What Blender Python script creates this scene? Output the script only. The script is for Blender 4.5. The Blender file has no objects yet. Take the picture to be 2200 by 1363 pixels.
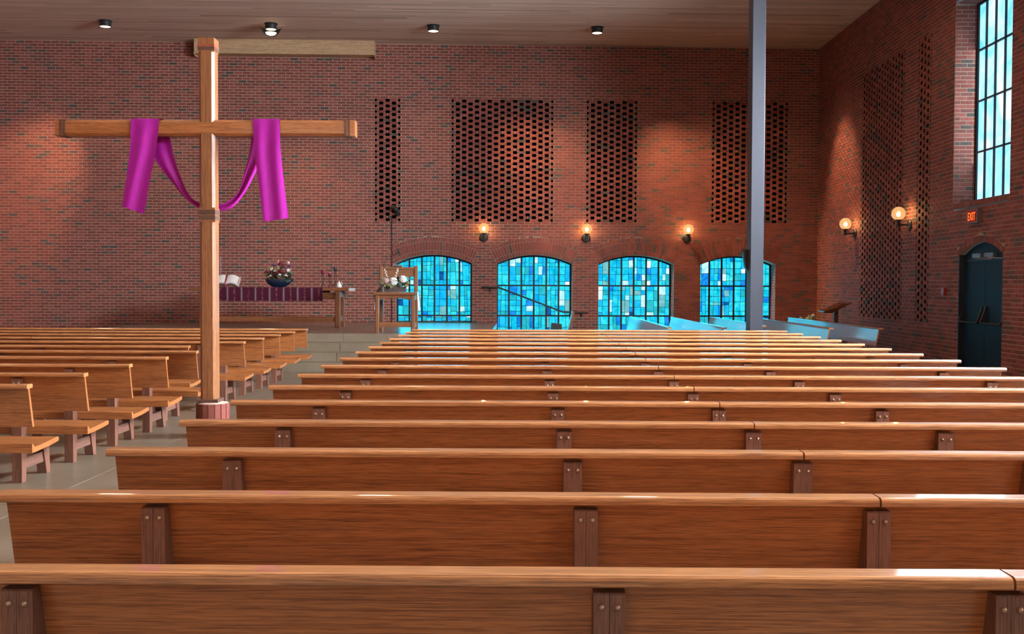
import bpy, math, random
import numpy as np
from mathutils import Vector, Matrix

random.seed(7)
scene = bpy.context.scene
col = scene.collection

# ------------------------------------------------------------------ camera
F_PX, YAW, PITCH, ROLL, HC = 2223.14, 0.0106, -0.0302, 0.0033, 1.515
cam_data = bpy.data.cameras.new('camera')
cam = bpy.data.objects.new('camera', cam_data)
col.objects.link(cam)
cam_data.sensor_width = 36.0
cam_data.lens = F_PX / 2200.0 * 36.0
cam_data.clip_end = 200
_fw = Vector((-math.sin(YAW) * math.cos(PITCH), math.cos(YAW) * math.cos(PITCH), math.sin(PITCH)))
_rt = Vector((math.cos(YAW), math.sin(YAW), 0))
_up = _rt.cross(_fw)
_r2 = _rt * math.cos(ROLL) + _up * math.sin(ROLL)
_u2 = _up * math.cos(ROLL) - _rt * math.sin(ROLL)
_m = Matrix((_r2, _u2, -_fw)).transposed().to_4x4()
_m.translation = Vector((0, 0, HC))
cam.matrix_world = _m
scene.camera = cam

# ------------------------------------------------------------------ world, exposure, large lights
world = bpy.data.worlds.new('sky')
scene.world = world
world.use_nodes = True
bg = world.node_tree.nodes['Background']
bg.inputs[0].default_value = (0.45, 0.65, 1.0, 1)
bg.inputs[1].default_value = 0.25
scene.view_settings.view_transform = 'Standard'
scene.view_settings.look = 'None'
scene.view_settings.exposure = 0.0
scene.view_settings.gamma = 1.0
scene.view_settings.use_curve_mapping = False
scene.cycles.sample_clamp_indirect = 4.0
scene.cycles.max_bounces = 5
scene.cycles.diffuse_bounces = 3
scene.cycles.glossy_bounces = 2
scene.cycles.transmission_bounces = 2
scene.cycles.adaptive_threshold = 0.1
scene.cycles.use_light_tree = False
scene.cycles.caustics_reflective = False
scene.cycles.caustics_refractive = False

XW = 7.1331                       # right wall plane
PHI = 0.0446                      # the back wall stands slightly askew to the pews
YB0 = 25.2293 - math.tan(PHI) * XW
ZC = 7.262                        # ceiling
WARM = (1.0, 0.70, 0.43)
BEAM = (1.0, 0.60, 0.32)
DAY = (0.80, 0.90, 1.0)


def area_light(name, loc, direction, sx, sy, power, color, spread=math.pi):
    d = bpy.data.lights.new(name, 'AREA')
    d.shape = 'RECTANGLE'
    d.size, d.size_y, d.energy, d.color = sx, sy, power, color
    d.spread = spread
    o = bpy.data.objects.new(name, d)
    col.objects.link(o)
    o.location = loc
    o.rotation_euler = Vector(direction).to_track_quat('-Z', 'Z').to_euler()
    return o


def spot_light(name, loc, target, power, angle, blend, color, radius=0.08):
    d = bpy.data.lights.new(name, 'SPOT')
    d.energy, d.color, d.spot_size, d.spot_blend, d.shadow_soft_size = power, color, angle, blend, radius
    o = bpy.data.objects.new(name, d)
    col.objects.link(o)
    o.location = loc
    o.rotation_euler = (Vector(target) - Vector(loc)).to_track_quat('-Z', 'Z').to_euler()
    return o


# added side lamps for assumed, unseen window bays, then the window in view
for yy, pw in ((10.2, 4600), (4.2, 1900), (-1.8, 300)):
    area_light('side_daylight_lamp', (XW - 0.05, yy, 4.5), (-1, 0, -0.36), 2.0, 3.3, pw, DAY, 2.6)
area_light('side_daylight_lamp', (XW - 0.46, 16.31, 4.5), (-1, 0, -0.25), 1.9, 3.2, 500, DAY, 2.4)
area_light('side_window_glow', (XW + 0.33, 16.31, 4.5), (-1, 0, 0), 1.9, 3.2, 70, DAY)
# coloured daylight through the four stained glass windows of the back wall
for xx in (-2.142, 0.279, 2.729, 5.20):
    lo = 0.75 if xx < -2 else 0.2
    area_light('stained_window_daylight', (xx + 0.36 * math.sin(-PHI), YB0 + math.tan(PHI) * xx + 0.36, (lo + 2.1) / 2), (math.sin(PHI), -math.cos(PHI), 0), 1.7, 2.1 - lo, 18, (0.015, 0.50, 0.76))
# added soft fill from behind the camera, for the pew backs
area_light('rear_fill_light', (-3.0, -6.8, 3.6), (0, 1, -0.08), 9.0, 4.0, 190, (1.0, 0.86, 0.70))
# added fill lamps over the pews, unseen, continuing the row in view
for yy, pw in ((17.6, 70), (12.2, 80), (6.8, 65), (1.4, 50)):
    for xx in (-9.1, -5.55, -2.0, 1.6, 5.2):
        spot_light('ceiling_fill_light', (xx, yy, ZC - 0.12), (xx, yy, 0), pw, math.radians(140), 0.7, WARM, 0.22)

# ------------------------------------------------------------------ materials
MATS = {}


def new_mat(name):
    m = bpy.data.materials.new(name)
    m.use_nodes = True
    nt = m.node_tree
    for n in list(nt.nodes):
        nt.nodes.remove(n)
    out = nt.nodes.new('ShaderNodeOutputMaterial')
    return m, nt, out


def N(nt, t, **kw):
    n = nt.nodes.new(t)
    for k, v in kw.items():
        if k.startswith('i_'):
            n.inputs[int(k[2:]) if k[2:].isdigit() else k[2:]].default_value = v
        else:
            setattr(n, k, v)
    return n


def bsdf(nt, out, rough=0.5, spec=0.5, metal=0.0, coat=0.0, coat_rough=0.1):
    b = nt.nodes.new('ShaderNodeBsdfPrincipled')
    b.inputs['Roughness'].default_value = rough
    b.inputs['Specular IOR Level'].default_value = spec
    b.inputs['Metallic'].default_value = metal
    b.inputs['Coat Weight'].default_value = coat
    b.inputs['Coat Roughness'].default_value = coat_rough
    nt.links.new(b.outputs[0], out.inputs[0])
    return b


def ramp(nt, stops):
    r = nt.nodes.new('ShaderNodeValToRGB')
    e = r.color_ramp.elements
    while len(e) < len(stops):
        e.new(0.5)
    for el, (p, c) in zip(e, stops):
        el.position = p
        el.color = (c[0], c[1], c[2], 1)
    return r


def plain(name, color, rough=0.5, metal=0.0, spec=0.5, coat=0.0, var=0.12, scale=30.0):
    m, nt, out = new_mat(name)
    b = bsdf(nt, out, rough, spec, metal, coat)
    tc = N(nt, 'ShaderNodeTexCoord')
    no = N(nt, 'ShaderNodeTexNoise')
    no.inputs['Scale'].default_value = scale
    no.inputs['Detail'].default_value = 3
    nt.links.new(tc.outputs['Object'], no.inputs['Vector'])
    lo = [c * (1 - var) for c in color]
    hi = [min(1, c * (1 + var)) for c in color]
    r = ramp(nt, [(0.3, lo), (0.7, hi)])
    nt.links.new(no.outputs[0], r.inputs[0])
    nt.links.new(r.outputs[0], b.inputs['Base Color'])
    MATS[name] = m
    return m


def wood(name, dark, light, axis, rough=0.34, coat=0.9, coat_rough=0.09, fine=1.0, bump=0.15):
    """oak with the grain running along one object axis"""
    m, nt, out = new_mat(name)
    b = bsdf(nt, out, rough, 0.5, 0, coat, coat_rough)
    tc = N(nt, 'ShaderNodeTexCoord')
    oi = N(nt, 'ShaderNodeObjectInfo')
    mul = N(nt, 'ShaderNodeVectorMath', operation='SCALE')
    comb = N(nt, 'ShaderNodeCombineXYZ')
    nt.links.new(oi.outputs['Random'], comb.inputs[0])
    nt.links.new(oi.outputs['Random'], comb.inputs[1])
    nt.links.new(oi.outputs['Random'], comb.inputs[2])
    nt.links.new(comb.outputs[0], mul.inputs[0])
    mul.inputs['Scale'].default_value = 37.0
    add = N(nt, 'ShaderNodeVectorMath', operation='ADD')
    nt.links.new(tc.outputs['Object'], add.inputs[0])
    nt.links.new(mul.outputs[0], add.inputs[1])

    def stretched(along, across, scale, detail, dist=0.0):
        mp = N(nt, 'ShaderNodeMapping')
        s = [across] * 3
        s['XYZ'.index(axis)] = along
        mp.inputs['Scale'].default_value = s
        nt.links.new(add.outputs[0], mp.inputs[0])
        no = N(nt, 'ShaderNodeTexNoise')
        no.inputs['Scale'].default_value = scale
        no.inputs['Detail'].default_value = detail
        no.inputs['Distortion'].default_value = dist
        nt.links.new(mp.outputs[0], no.inputs['Vector'])
        return no
    broad = stretched(0.35, 7.0, 1.6, 3, 0.8)
    rings = stretched(0.8, 44.0, 2.4 * fine, 5, 1.6)
    pores = stretched(5.0, 210.0, 2.4 * fine, 2)
    mid = [0.55 * a + 0.45 * c for a, c in zip(dark, light)]
    mid = [0.3 * a + 0.7 * c for a, c in zip(dark, light)]
    r1 = ramp(nt, [(0.30, mid), (0.72, light)])
    nt.links.new(broad.outputs[0], r1.inputs[0])
    r2 = ramp(nt, [(0.36, (0.40, 0.33, 0.29)), (0.54, (1, 1, 1))])
    nt.links.new(rings.outputs[0], r2.inputs[0])
    r3 = ramp(nt, [(0.36, (0.42, 0.35, 0.30)), (0.52, (1, 1, 1))])
    nt.links.new(pores.outputs[0], r3.inputs[0])
    m1 = N(nt, 'ShaderNodeMix', data_type='RGBA', blend_type='MULTIPLY')
    m1.inputs[0].default_value = 0.75
    nt.links.new(r1.outputs[0], m1.inputs[6])
    nt.links.new(r2.outputs[0], m1.inputs[7])
    m2 = N(nt, 'ShaderNodeMix', data_type='RGBA', blend_type='MULTIPLY')
    m2.inputs[0].default_value = 0.7
    nt.links.new(m1.outputs[2], m2.inputs[6])
    nt.links.new(r3.outputs[0], m2.inputs[7])
    nt.links.new(m2.outputs[2], b.inputs['Base Color'])
    bp = N(nt, 'ShaderNodeBump')
    bp.inputs['Strength'].default_value = bump
    bp.inputs['Distance'].default_value = 0.002
    nt.links.new(pores.outputs[0], bp.inputs['Height'])
    nt.links.new(bp.outputs[0], b.inputs['Normal'])
    MATS[name] = m
    return m


BRICK_STOPS = [(0.0, (0.068, 0.052, 0.046)), (0.05, (0.115, 0.067, 0.054)), (0.09, (0.165, 0.055, 0.042)),
               (0.35, (0.205, 0.051, 0.037)), (0.65, (0.245, 0.063, 0.045)), (0.9, (0.285, 0.079, 0.057)), (1.0, (0.26, 0.086, 0.068))]


def brick_mat(name, src):
    m, nt, out = new_mat(name)
    b = bsdf(nt, out, 0.72, 0.35)
    if src == 'attr':
        a = N(nt, 'ShaderNodeAttribute', attribute_name='tone')
        fac = a.outputs['Fac']
    else:
        a = N(nt, 'ShaderNodeObjectInfo')
        fac = a.outputs['Random']
    r = ramp(nt, BRICK_STOPS)
    nt.links.new(fac, r.inputs[0])
    g = N(nt, 'ShaderNodeNewGeometry')
    no = N(nt, 'ShaderNodeTexNoise')
    no.inputs['Scale'].default_value = 28
    no.inputs['Detail'].default_value = 4
    nt.links.new(g.outputs['Position'], no.inputs['Vector'])
    r2 = ramp(nt, [(0.25, (0.72, 0.70, 0.70)), (0.75, (1.2, 1.2, 1.2))])
    nt.links.new(no.outputs[0], r2.inputs[0])
    mx = N(nt, 'ShaderNodeMix', data_type='RGBA', blend_type='MULTIPLY')
    mx.inputs[0].default_value = 1
    nt.links.new(r.outputs[0], mx.inputs[6])
    nt.links.new(r2.outputs[0], mx.inputs[7])
    nt.links.new(mx.outputs[2], b.inputs['Base Color'])
    MATS[name] = m


brick_mat('brick_tones', 'attr')
brick_mat('brick_single', 'obj')
plain('mortar', (0.47, 0.355, 0.275), 0.9, var=0.15, scale=18)
plain('cavity', (0.004, 0.0045, 0.008), 1.0, spec=0.0, var=0.05)  # near-black: shade inside the screen holes put into the colour
wood('oak_x', (0.33, 0.105, 0.028), (0.56, 0.200, 0.062), 'X')
wood('oak_cap', (0.40, 0.145, 0.047), (0.64, 0.270, 0.098), 'X', rough=0.3, coat=1.0, coat_rough=0.06)
wood('oak_z', (0.23, 0.085, 0.030), (0.42, 0.170, 0.066), 'Z', rough=0.36, coat=0.4)
wood('oak_y', (0.30, 0.115, 0.038), (0.52, 0.225, 0.085), 'Y', rough=0.36, coat=0.4)
wood('leg_wood', (0.12, 0.046, 0.029), (0.26, 0.112, 0.072), 'Z', rough=0.42, coat=0.25, coat_rough=0.25, fine=1.6)
wood('leg_wood_y', (0.13, 0.055, 0.038), (0.25, 0.115, 0.08), 'Y', rough=0.42, coat=0.25, coat_rough=0.25, fine=1.6)
wood('altar_wood', (0.16, 0.056, 0.022), (0.29, 0.110, 0.043), 'X', rough=0.35, coat=0.4)
wood('altar_wood_z', (0.16, 0.056, 0.022), (0.29, 0.110, 0.043), 'Z', rough=0.35, coat=0.4)
wood('band_wood', (0.085, 0.040, 0.026), (0.17, 0.080, 0.052), 'X', rough=0.5, coat=0.1)
wood('soffit_wood', (0.50, 0.32, 0.17), (0.66, 0.44, 0.25), 'X', rough=0.6, coat=0.0)
plain('bolt_metal', (0.46, 0.29, 0.20), 0.35, metal=0.7, var=0.2, scale=80)
plain('black_metal', (0.016, 0.017, 0.020), 0.42, spec=0.4, var=0.3)
plain('frame_black', (0.008, 0.010, 0.013), 0.5, var=0.2)
plain('column_paint', (0.038, 0.042, 0.060), 0.5, var=0.06, scale=6)
plain('door_paint', (0.0015, 0.019, 0.040), 0.6, spec=0.25, var=0.12, scale=8)
plain('white_cloth', (0.62, 0.60, 0.58), 0.85, var=0.06)
plain('paper', (0.74, 0.70, 0.66), 0.8, var=0.05)
plain('page_edge', (0.62, 0.42, 0.36), 0.8, var=0.1)
plain('ribbon', (0.55, 0.01, 0.13), 0.5)
plain('ribbon_dark', (0.22, 0.008, 0.015), 0.5)
plain('candle_red', (0.22, 0.012, 0.05), 0.4)
plain('candle_dark', (0.010, 0.022, 0.045), 0.4)
plain('candle_white', (0.66, 0.58, 0.62), 0.45)
plain('candle_mauve', (0.24, 0.16, 0.20), 0.45)
plain('ceramic', (0.80, 0.78, 0.76), 0.2, coat=0.5, var=0.03)
plain('bowl_glaze', (0.006, 0.018, 0.045), 0.28, coat=0.4)
plain('petal_white', (0.78, 0.74, 0.70), 0.6, var=0.08, scale=90)
plain('petal_pink', (0.62, 0.40, 0.38), 0.6, var=0.12)
plain('petal_red', (0.16, 0.006, 0.022), 0.55, var=0.3)
plain('petal_plum', (0.10, 0.035, 0.10), 0.55, var=0.3)
plain('leaf_green', (0.055, 0.125, 0.035), 0.5, var=0.35)
plain('leaf_olive', (0.18, 0.20, 0.07), 0.55, var=0.35)
plain('leaf_grey', (0.16, 0.20, 0.155), 0.6, var=0.3)
plain('leaf_dark', (0.012, 0.055, 0.035), 0.5, var=0.3)
plain('straw', (0.52, 0.40, 0.26), 0.7, var=0.2)
plain('bark_box', (0.085, 0.058, 0.055), 0.8, var=0.4, scale=60)
plain('red_plastic', (0.35, 0.012, 0.03), 0.4)
plain('grey_metal', (0.20, 0.20, 0.22), 0.4, metal=0.5)
plain('red_tile_wood', (0.35, 0.075, 0.035), 0.5)


def emit(name, color, strength, mottled=None, scale=9.0):
    m, nt, out = new_mat(name)
    e = N(nt, 'ShaderNodeEmission')
    e.inputs[0].default_value = (*color, 1)
    e.inputs[1].default_value = strength
    if mottled:
        g = N(nt, 'ShaderNodeNewGeometry')
        no = N(nt, 'ShaderNodeTexNoise')
        no.inputs['Scale'].default_value = scale
        no.inputs['Detail'].default_value = 5
        no.inputs['Distortion'].default_value = 1.0
        nt.links.new(g.outputs['Position'], no.inputs['Vector'])
        r = ramp(nt, [(0.35, color), (0.72, mottled)])
        nt.links.new(no.outputs[0], r.inputs[0])
        nt.links.new(r.outputs[0], e.inputs[0])
    nt.links.new(e.outputs[0], out.inputs[0])
    MATS[name] = m
    return m


GLASS = [((0.000, 0.42, 0.66), (0.03, 0.66, 0.86)), ((0.000, 0.50, 0.68), (0.06, 0.76, 0.84)), ((0.01, 0.34, 0.44), (0.03, 0.50, 0.58)),
         ((0.000, 0.16, 0.62), (0.02, 0.30, 0.80)), ((0.22, 0.66, 0.82), (0.75, 0.90, 0.95)), ((0.000, 0.36, 0.74), (0.02, 0.52, 0.84)),
         ((0.09, 0.38, 0.42), (0.22, 0.52, 0.54)), ((0.003, 0.05, 0.20), (0.01, 0.12, 0.36)), ((0.45, 0.78, 0.90), (0.95, 1.0, 1.0))]
for i, (a, b) in enumerate(GLASS):
    emit('stained_glass_%d' % i, a, 1.3, b, 7.0).cycles.emission_sampling = 'NONE'
emit('sky_glass_0', (0.20, 0.68, 1.0), 1.5, (0.75, 0.95, 1.0), 1.8)
emit('sky_glass_1', (0.14, 0.60, 0.98), 1.5, (0.55, 0.88, 1.0), 1.8)
emit('lamp_lens', (1.0, 0.80, 0.50), 5.0)
emit('bulb', (1.0, 0.62, 0.26), 260.0)
emit('exit_red', (1.0, 0.16, 0.03), 1.6).cycles.emission_sampling = 'NONE'
emit('exit_face', (0.35, 0.02, 0.015), 0.55).cycles.emission_sampling = 'NONE'


def globe_mat():
    m, nt, out = new_mat('globe_glass')
    e = N(nt, 'ShaderNodeEmission')
    e.inputs[0].default_value = (1.0, 0.52, 0.20, 1)
    e.inputs[1].default_value = 1.5
    t = N(nt, 'ShaderNodeBsdfTransparent')
    t.inputs[0].default_value = (1.0, 0.93, 0.82, 1)
    g = N(nt, 'ShaderNodeBsdfGlossy')
    g.inputs['Roughness'].default_value = 0.08
    lw = N(nt, 'ShaderNodeLayerWeight')
    lw.inputs[0].default_value = 0.35
    mx = N(nt, 'ShaderNodeMixShader')
    mx.inputs[0].default_value = 0.42
    nt.links.new(t.outputs[0], mx.inputs[1])
    nt.links.new(e.outputs[0], mx.inputs[2])
    mx2 = N(nt, 'ShaderNodeMixShader')
    mm = N(nt, 'ShaderNodeMath', operation='MULTIPLY')
    mm.inputs[1].default_value = 0.35
    nt.links.new(lw.outputs['Facing'], mm.inputs[0])
    nt.links.new(mm.outputs[0], mx2.inputs[0])
    nt.links.new(mx.outputs[0], mx2.inputs[1])
    nt.links.new(g.outputs[0], mx2.inputs[2])
    nt.links.new(mx2.outputs[0], out.inputs[0])
    MATS['globe_glass'] = m


globe_mat()


def satin():
    m, nt, out = new_mat('purple_satin')
    b = bsdf(nt, out, 0.42, 0.5)
    b.inputs['Sheen Weight'].default_value = 0.4
    b.inputs['Sheen Tint'].default_value = (1.0, 0.2, 0.6, 1)
    tc = N(nt, 'ShaderNodeTexCoord')
    mp = N(nt, 'ShaderNodeMapping')
    mp.inputs['Scale'].default_value = (60, 60, 4)
    no = N(nt, 'ShaderNodeTexNoise')
    no.inputs['Scale'].default_value = 3
    nt.links.new(tc.outputs['Object'], mp.inputs[0])
    nt.links.new(mp.outputs[0], no.inputs['Vector'])
    r = ramp(nt, [(0.3, (0.36, 0.004, 0.27)), (0.7, (0.50, 0.008, 0.36))])
    nt.links.new(no.outputs[0], r.inputs[0])
    nt.links.new(r.outputs[0], b.inputs['Base Color'])
    MATS['purple_satin'] = m


satin()


def floor_mat():
    m, nt, out = new_mat('floor_concrete')
    b = bsdf(nt, out, 0.3, 0.5, 0, 0.45, 0.10)
    g = N(nt, 'ShaderNodeNewGeometry')
    oi = N(nt, 'ShaderNodeObjectInfo')
    no = N(nt, 'ShaderNodeTexNoise')
    no.inputs['Scale'].default_value = 1.7
    no.inputs['Detail'].default_value = 8
    no.inputs['Roughness'].default_value = 0.65
    nt.links.new(g.outputs['Position'], no.inputs['Vector'])
    r = ramp(nt, [(0.25, (0.160, 0.120, 0.082)), (0.5, (0.205, 0.157, 0.108)), (0.78, (0.250, 0.196, 0.138))])
    nt.links.new(no.outputs[0], r.inputs[0])
    hs = N(nt, 'ShaderNodeHueSaturation')
    mr = N(nt, 'ShaderNodeMapRange')
    mr.inputs[3].default_value, mr.inputs[4].default_value = 0.93, 1.07
    nt.links.new(oi.outputs['Random'], mr.inputs[0])
    nt.links.new(mr.outputs[0], hs.inputs['Value'])
    nt.links.new(r.outputs[0], hs.inputs['Color'])
    nt.links.new(hs.outputs[0], b.inputs['Base Color'])
    n2 = N(nt, 'ShaderNodeTexNoise')
    n2.inputs['Scale'].default_value = 5
    n2.inputs['Detail'].default_value = 4
    nt.links.new(g.outputs['Position'], n2.inputs['Vector'])
    mr2 = N(nt, 'ShaderNodeMapRange')
    mr2.inputs[3].default_value, mr2.inputs[4].default_value = 0.26, 0.36
    nt.links.new(n2.outputs[0], mr2.inputs[0])
    nt.links.new(mr2.outputs[0], b.inputs['Roughness'])
    MATS['floor_concrete'] = m


floor_mat()
plain('floor_joint', (0.40, 0.34, 0.27), 0.8, var=0.1)


def ceiling_mat(name, src):
    m, nt, out = new_mat(name)
    b = bsdf(nt, out, 0.65, 0.3)
    if src == 'attr':
        a = N(nt, 'ShaderNodeAttribute', attribute_name='tone')
        fac = a.outputs['Fac']
    else:
        a = N(nt, 'ShaderNodeObjectInfo')
        fac = a.outputs['Random']
    r = ramp(nt, [(0.0, (0.46, 0.32, 0.25)), (0.15, (0.62, 0.46, 0.37)), (0.8, (0.70, 0.535, 0.44)), (1.0, (0.78, 0.63, 0.53))])
    nt.links.new(fac, r.inputs[0])
    g = N(nt, 'ShaderNodeNewGeometry')
    mp = N(nt, 'ShaderNodeMapping')
    mp.inputs['Scale'].default_value = (0.5, 30, 30)
    nt.links.new(g.outputs['Position'], mp.inputs[0])
    no = N(nt, 'ShaderNodeTexNoise')
    no.inputs['Scale'].default_value = 2.0
    no.inputs['Detail'].default_value = 3
    nt.links.new(mp.outputs[0], no.inputs['Vector'])
    r2 = ramp(nt, [(0.3, (0.80, 0.78, 0.76)), (0.7, (1.12, 1.12, 1.12))])
    nt.links.new(no.outputs[0], r2.inputs[0])
    mx = N(nt, 'ShaderNodeMix', data_type='RGBA', blend_type='MULTIPLY')
    mx.inputs[0].default_value = 1
    nt.links.new(r.outputs[0], mx.inputs[6])
    nt.links.new(r2.outputs[0], mx.inputs[7])
    nt.links.new(mx.outputs[2], b.inputs['Base Color'])
    MATS[name] = m


ceiling_mat('plank_tones', 'attr')
ceiling_mat('plank_single', 'obj')
plain('ceiling_groove', (0.10, 0.065, 0.05), 0.9)


def far_brick():
    """brickwork of the wall stretches behind the camera and beside it"""
    m, nt, out = new_mat('brick_far')
    b = bsdf(nt, out, 0.8, 0.3)
    tc = N(nt, 'ShaderNodeTexCoord')
    br = N(nt, 'ShaderNodeTexBrick')
    br.inputs['Color1'].default_value = (0.26, 0.07, 0.05, 1)
    br.inputs['Color2'].default_value = (0.18, 0.06, 0.045, 1)
    br.inputs['Mortar'].default_value = (0.45, 0.35, 0.28, 1)
    br.inputs['Scale'].default_value = 4.92
    br.inputs['Brick Width'].default_value = 1.0
    br.inputs['Row Height'].default_value = 0.333
    br.inputs['Mortar Size'].default_value = 0.024
    nt.links.new(tc.outputs['UV'], br.inputs['Vector'])
    nt.links.new(br.outputs[0], b.inputs['Base Color'])
    MATS['brick_far'] = m


far_brick()


def runner_mat():
    """woven runner: plum ground, thin stripes every 0.305 m, a dotted motif between them"""
    m, nt, out = new_mat('woven_runner')
    b = bsdf(nt, out, 0.9, 0.2)
    tc = N(nt, 'ShaderNodeTexCoord')
    sp = N(nt, 'ShaderNodeSeparateXYZ')
    nt.links.new(tc.outputs['Object'], sp.inputs[0])
    md = N(nt, 'ShaderNodeMath', operation='MODULO')
    ad = N(nt, 'ShaderNodeMath', operation='ADD')
    ad.inputs[1].default_value = 6.0
    nt.links.new(sp.outputs[0], ad.inputs[0])
    nt.links.new(ad.outputs[0], md.inputs[0])
    md.inputs[1].default_value = 0.295
    dv = N(nt, 'ShaderNodeMath', operation='DIVIDE')
    dv.inputs[1].default_value = 0.295
    nt.links.new(md.outputs[0], dv.inputs[0])
    plum = (0.058, 0.006, 0.020)
    r = ramp(nt, [(0.0, plum), (0.33, (0.27, 0.10, 0.04)), (0.352, (0.02, 0.02, 0.035)), (0.385, (0.30, 0.30, 0.42)), (0.425, (0.02, 0.02, 0.035)),
                  (0.46, (0.26, 0.09, 0.05)), (0.485, (0.066, 0.007, 0.026))])
    r.color_ramp.interpolation = 'CONSTANT'
    nt.links.new(dv.outputs[0], r.inputs[0])
    # motif
    wv = N(nt, 'ShaderNodeTexVoronoi')
    wv.inputs['Scale'].default_value = 42
    nt.links.new(tc.outputs['Object'], wv.inputs['Vector'])
    lt = N(nt, 'ShaderNodeMath', operation='LESS_THAN')
    lt.inputs[1].default_value = 0.38
    nt.links.new(wv.outputs['Distance'], lt.inputs[0])
    c1 = N(nt, 'ShaderNodeMath', operation='COMPARE')
    c1.inputs[1].default_value = 0.90
    c1.inputs[2].default_value = 0.055
    nt.links.new(dv.outputs[0], c1.inputs[0])
    mu = N(nt, 'ShaderNodeMath', operation='MULTIPLY')
    nt.links.new(lt.outputs[0], mu.inputs[0])
    nt.links.new(c1.outputs[0], mu.inputs[1])
    mx = N(nt, 'ShaderNodeMix', data_type='RGBA')
    nt.links.new(mu.outputs[0], mx.inputs[0])
    nt.links.new(r.outputs[0], mx.inputs[6])
    mx.inputs[7].default_value = (0.34, 0.20, 0.10, 1)
    nt.links.new(mx.outputs[2], b.inputs['Base Color'])
    MATS['woven_runner'] = m


runner_mat()

# ------------------------------------------------------------------ mesh helpers


class MB:
    def __init__(self):
        self.v, self.f, self.t = [], [], []

    def quad_box(self, pts):
        """8 points: bottom ring 0-3, top ring 4-7"""
        n = len(self.v)
        self.v += [tuple(p) for p in pts]
        for q in ((3, 2, 1, 0), (4, 5, 6, 7), (0, 1, 5, 4), (1, 2, 6, 5), (2, 3, 7, 6), (3, 0, 4, 7)):
            self.f.append(tuple(n + i for i in q))
        return self

    def box(self, x0, x1, y0, y1, z0, z1):
        return self.quad_box([(x0, y0, z0), (x1, y0, z0), (x1, y1, z0), (x0, y1, z0), (x0, y0, z1), (x1, y0, z1), (x1, y1, z1), (x0, y1, z1)])

    def cbox(self, x0, x1, y0, y1, z0, z1, c=0.004):
        """box with the four long vertical-plane edges chamfered: octagonal section along the longest axis"""
        d = [x1 - x0, y1 - y0, z1 - z0]
        ax = d.index(max(d))
        lo, hi = [x0, y0, z0], [x1, y1, z1]
        a, b = [i for i in range(3) if i != ax]
        prof = [(lo[a] + c, lo[b]), (hi[a] - c, lo[b]), (hi[a], lo[b] + c), (hi[a], hi[b] - c), (hi[a] - c, hi[b]), (lo[a] + c, hi[b]), (lo[a], hi[b] - c), (lo[a], lo[b] + c)]
        return self.prism(prof, ax, lo[ax], hi[ax], (a, b))

    def prism(self, prof, ax, c0, c1, ab=None):
        if ab is None:
            ab = [i for i in range(3) if i != ax]
        n, k = len(self.v), len(prof)
        for c in (c0, c1):
            for p in prof:
                q = [0, 0, 0]
                q[ax], q[ab[0]], q[ab[1]] = c, p[0], p[1]
                self.v.append(tuple(q))
        self.f.append(tuple(n + i for i in range(k)))
        self.f.append(tuple(n + k + i for i in reversed(range(k))))
        for i in range(k):
            j = (i + 1) % k
            self.f.append((n + i, n + k + i, n + k + j, n + j))
        return self

    def tube(self, pts, r, seg=8, caps=True):
        pts = [Vector(p) for p in pts]
        rs = r if isinstance(r, (list, tuple)) else [r] * len(pts)
        n = len(self.v)
        prev = None
        for i, p in enumerate(pts):
            d = (pts[min(i + 1, len(pts) - 1)] - pts[max(i - 1, 0)]).normalized()
            if prev is None:
                a = d.orthogonal().normalized()
            else:
                a = (prev - d * prev.dot(d))
                a = a.normalized() if a.length > 1e-6 else d.orthogonal().normalized()
            prev = a
            b = d.cross(a)
            for s in range(seg):
                t = 2 * math.pi * s / seg
                self.v.append(tuple(p + (a * math.cos(t) + b * math.sin(t)) * rs[i]))
        for i in range(len(pts) - 1):
            for s in range(seg):
                s2 = (s + 1) % seg
                self.f.append((n + i * seg + s, n + i * seg + s2, n + (i + 1) * seg + s2, n + (i + 1) * seg + s))
        if caps:
            self.f.append(tuple(n + s for s in reversed(range(seg))))
            self.f.append(tuple(n + (len(pts) - 1) * seg + s for s in range(seg)))
        return self

    def lathe(self, prof, seg=20, c=(0, 0, 0), axis='Z', sx=1.0, sy=1.0):
        n = len(self.v)
        for r, h in prof:
            for s in range(seg):
                t = 2 * math.pi * s / seg
                a, b = r * math.cos(t) * sx, r * math.sin(t) * sy
                p = (a, b, h) if axis == 'Z' else ((a, h, b) if axis == 'Y' else (h, a, b))
                self.v.append((c[0] + p[0], c[1] + p[1], c[2] + p[2]))
        for i in range(len(prof) - 1):
            for s in range(seg):
                s2 = (s + 1) % seg
                self.f.append((n + i * seg + s, n + i * seg + s2, n + (i + 1) * seg + s2, n + (i + 1) * seg + s))
        if prof[0][0] > 1e-5:
            self.f.append(tuple(n + s for s in reversed(range(seg))))
        if prof[-1][0] > 1e-5:
            self.f.append(tuple(n + (len(prof) - 1) * seg + s for s in range(seg)))
        return self

    def sphere(self, c, r, nu=14, nv=8, s=(1, 1, 1)):
        prof = [(max(1e-4, math.sin(math.pi * i / nv)) * r, -math.cos(math.pi * i / nv) * r * s[2]) for i in range(nv + 1)]
        return self.lathe(prof, nu, c, 'Z', s[0], s[1])

    def grid(self, rows):
        n, w = len(self.v), len(rows[0])
        for r in rows:
            self.v += [tuple(p) for p in r]
        for i in range(len(rows) - 1):
            for j in range(w - 1):
                a = n + i * w + j
                self.f.append((a, a + 1, a + w + 1, a + w))
        return self

    def mesh(self, name, mat, smooth=False):
        m = bpy.data.meshes.new(name)
        m.from_pydata(self.v, [], self.f)
        if self.t:
            a = m.attributes.new('tone', 'FLOAT', 'FACE')
            a.data.foreach_set('value', np.array(self.t, dtype=np.float32))
        m.materials.append(MATS[mat])
        if smooth:
            m.shade_smooth()
        m.update()
        return m

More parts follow.
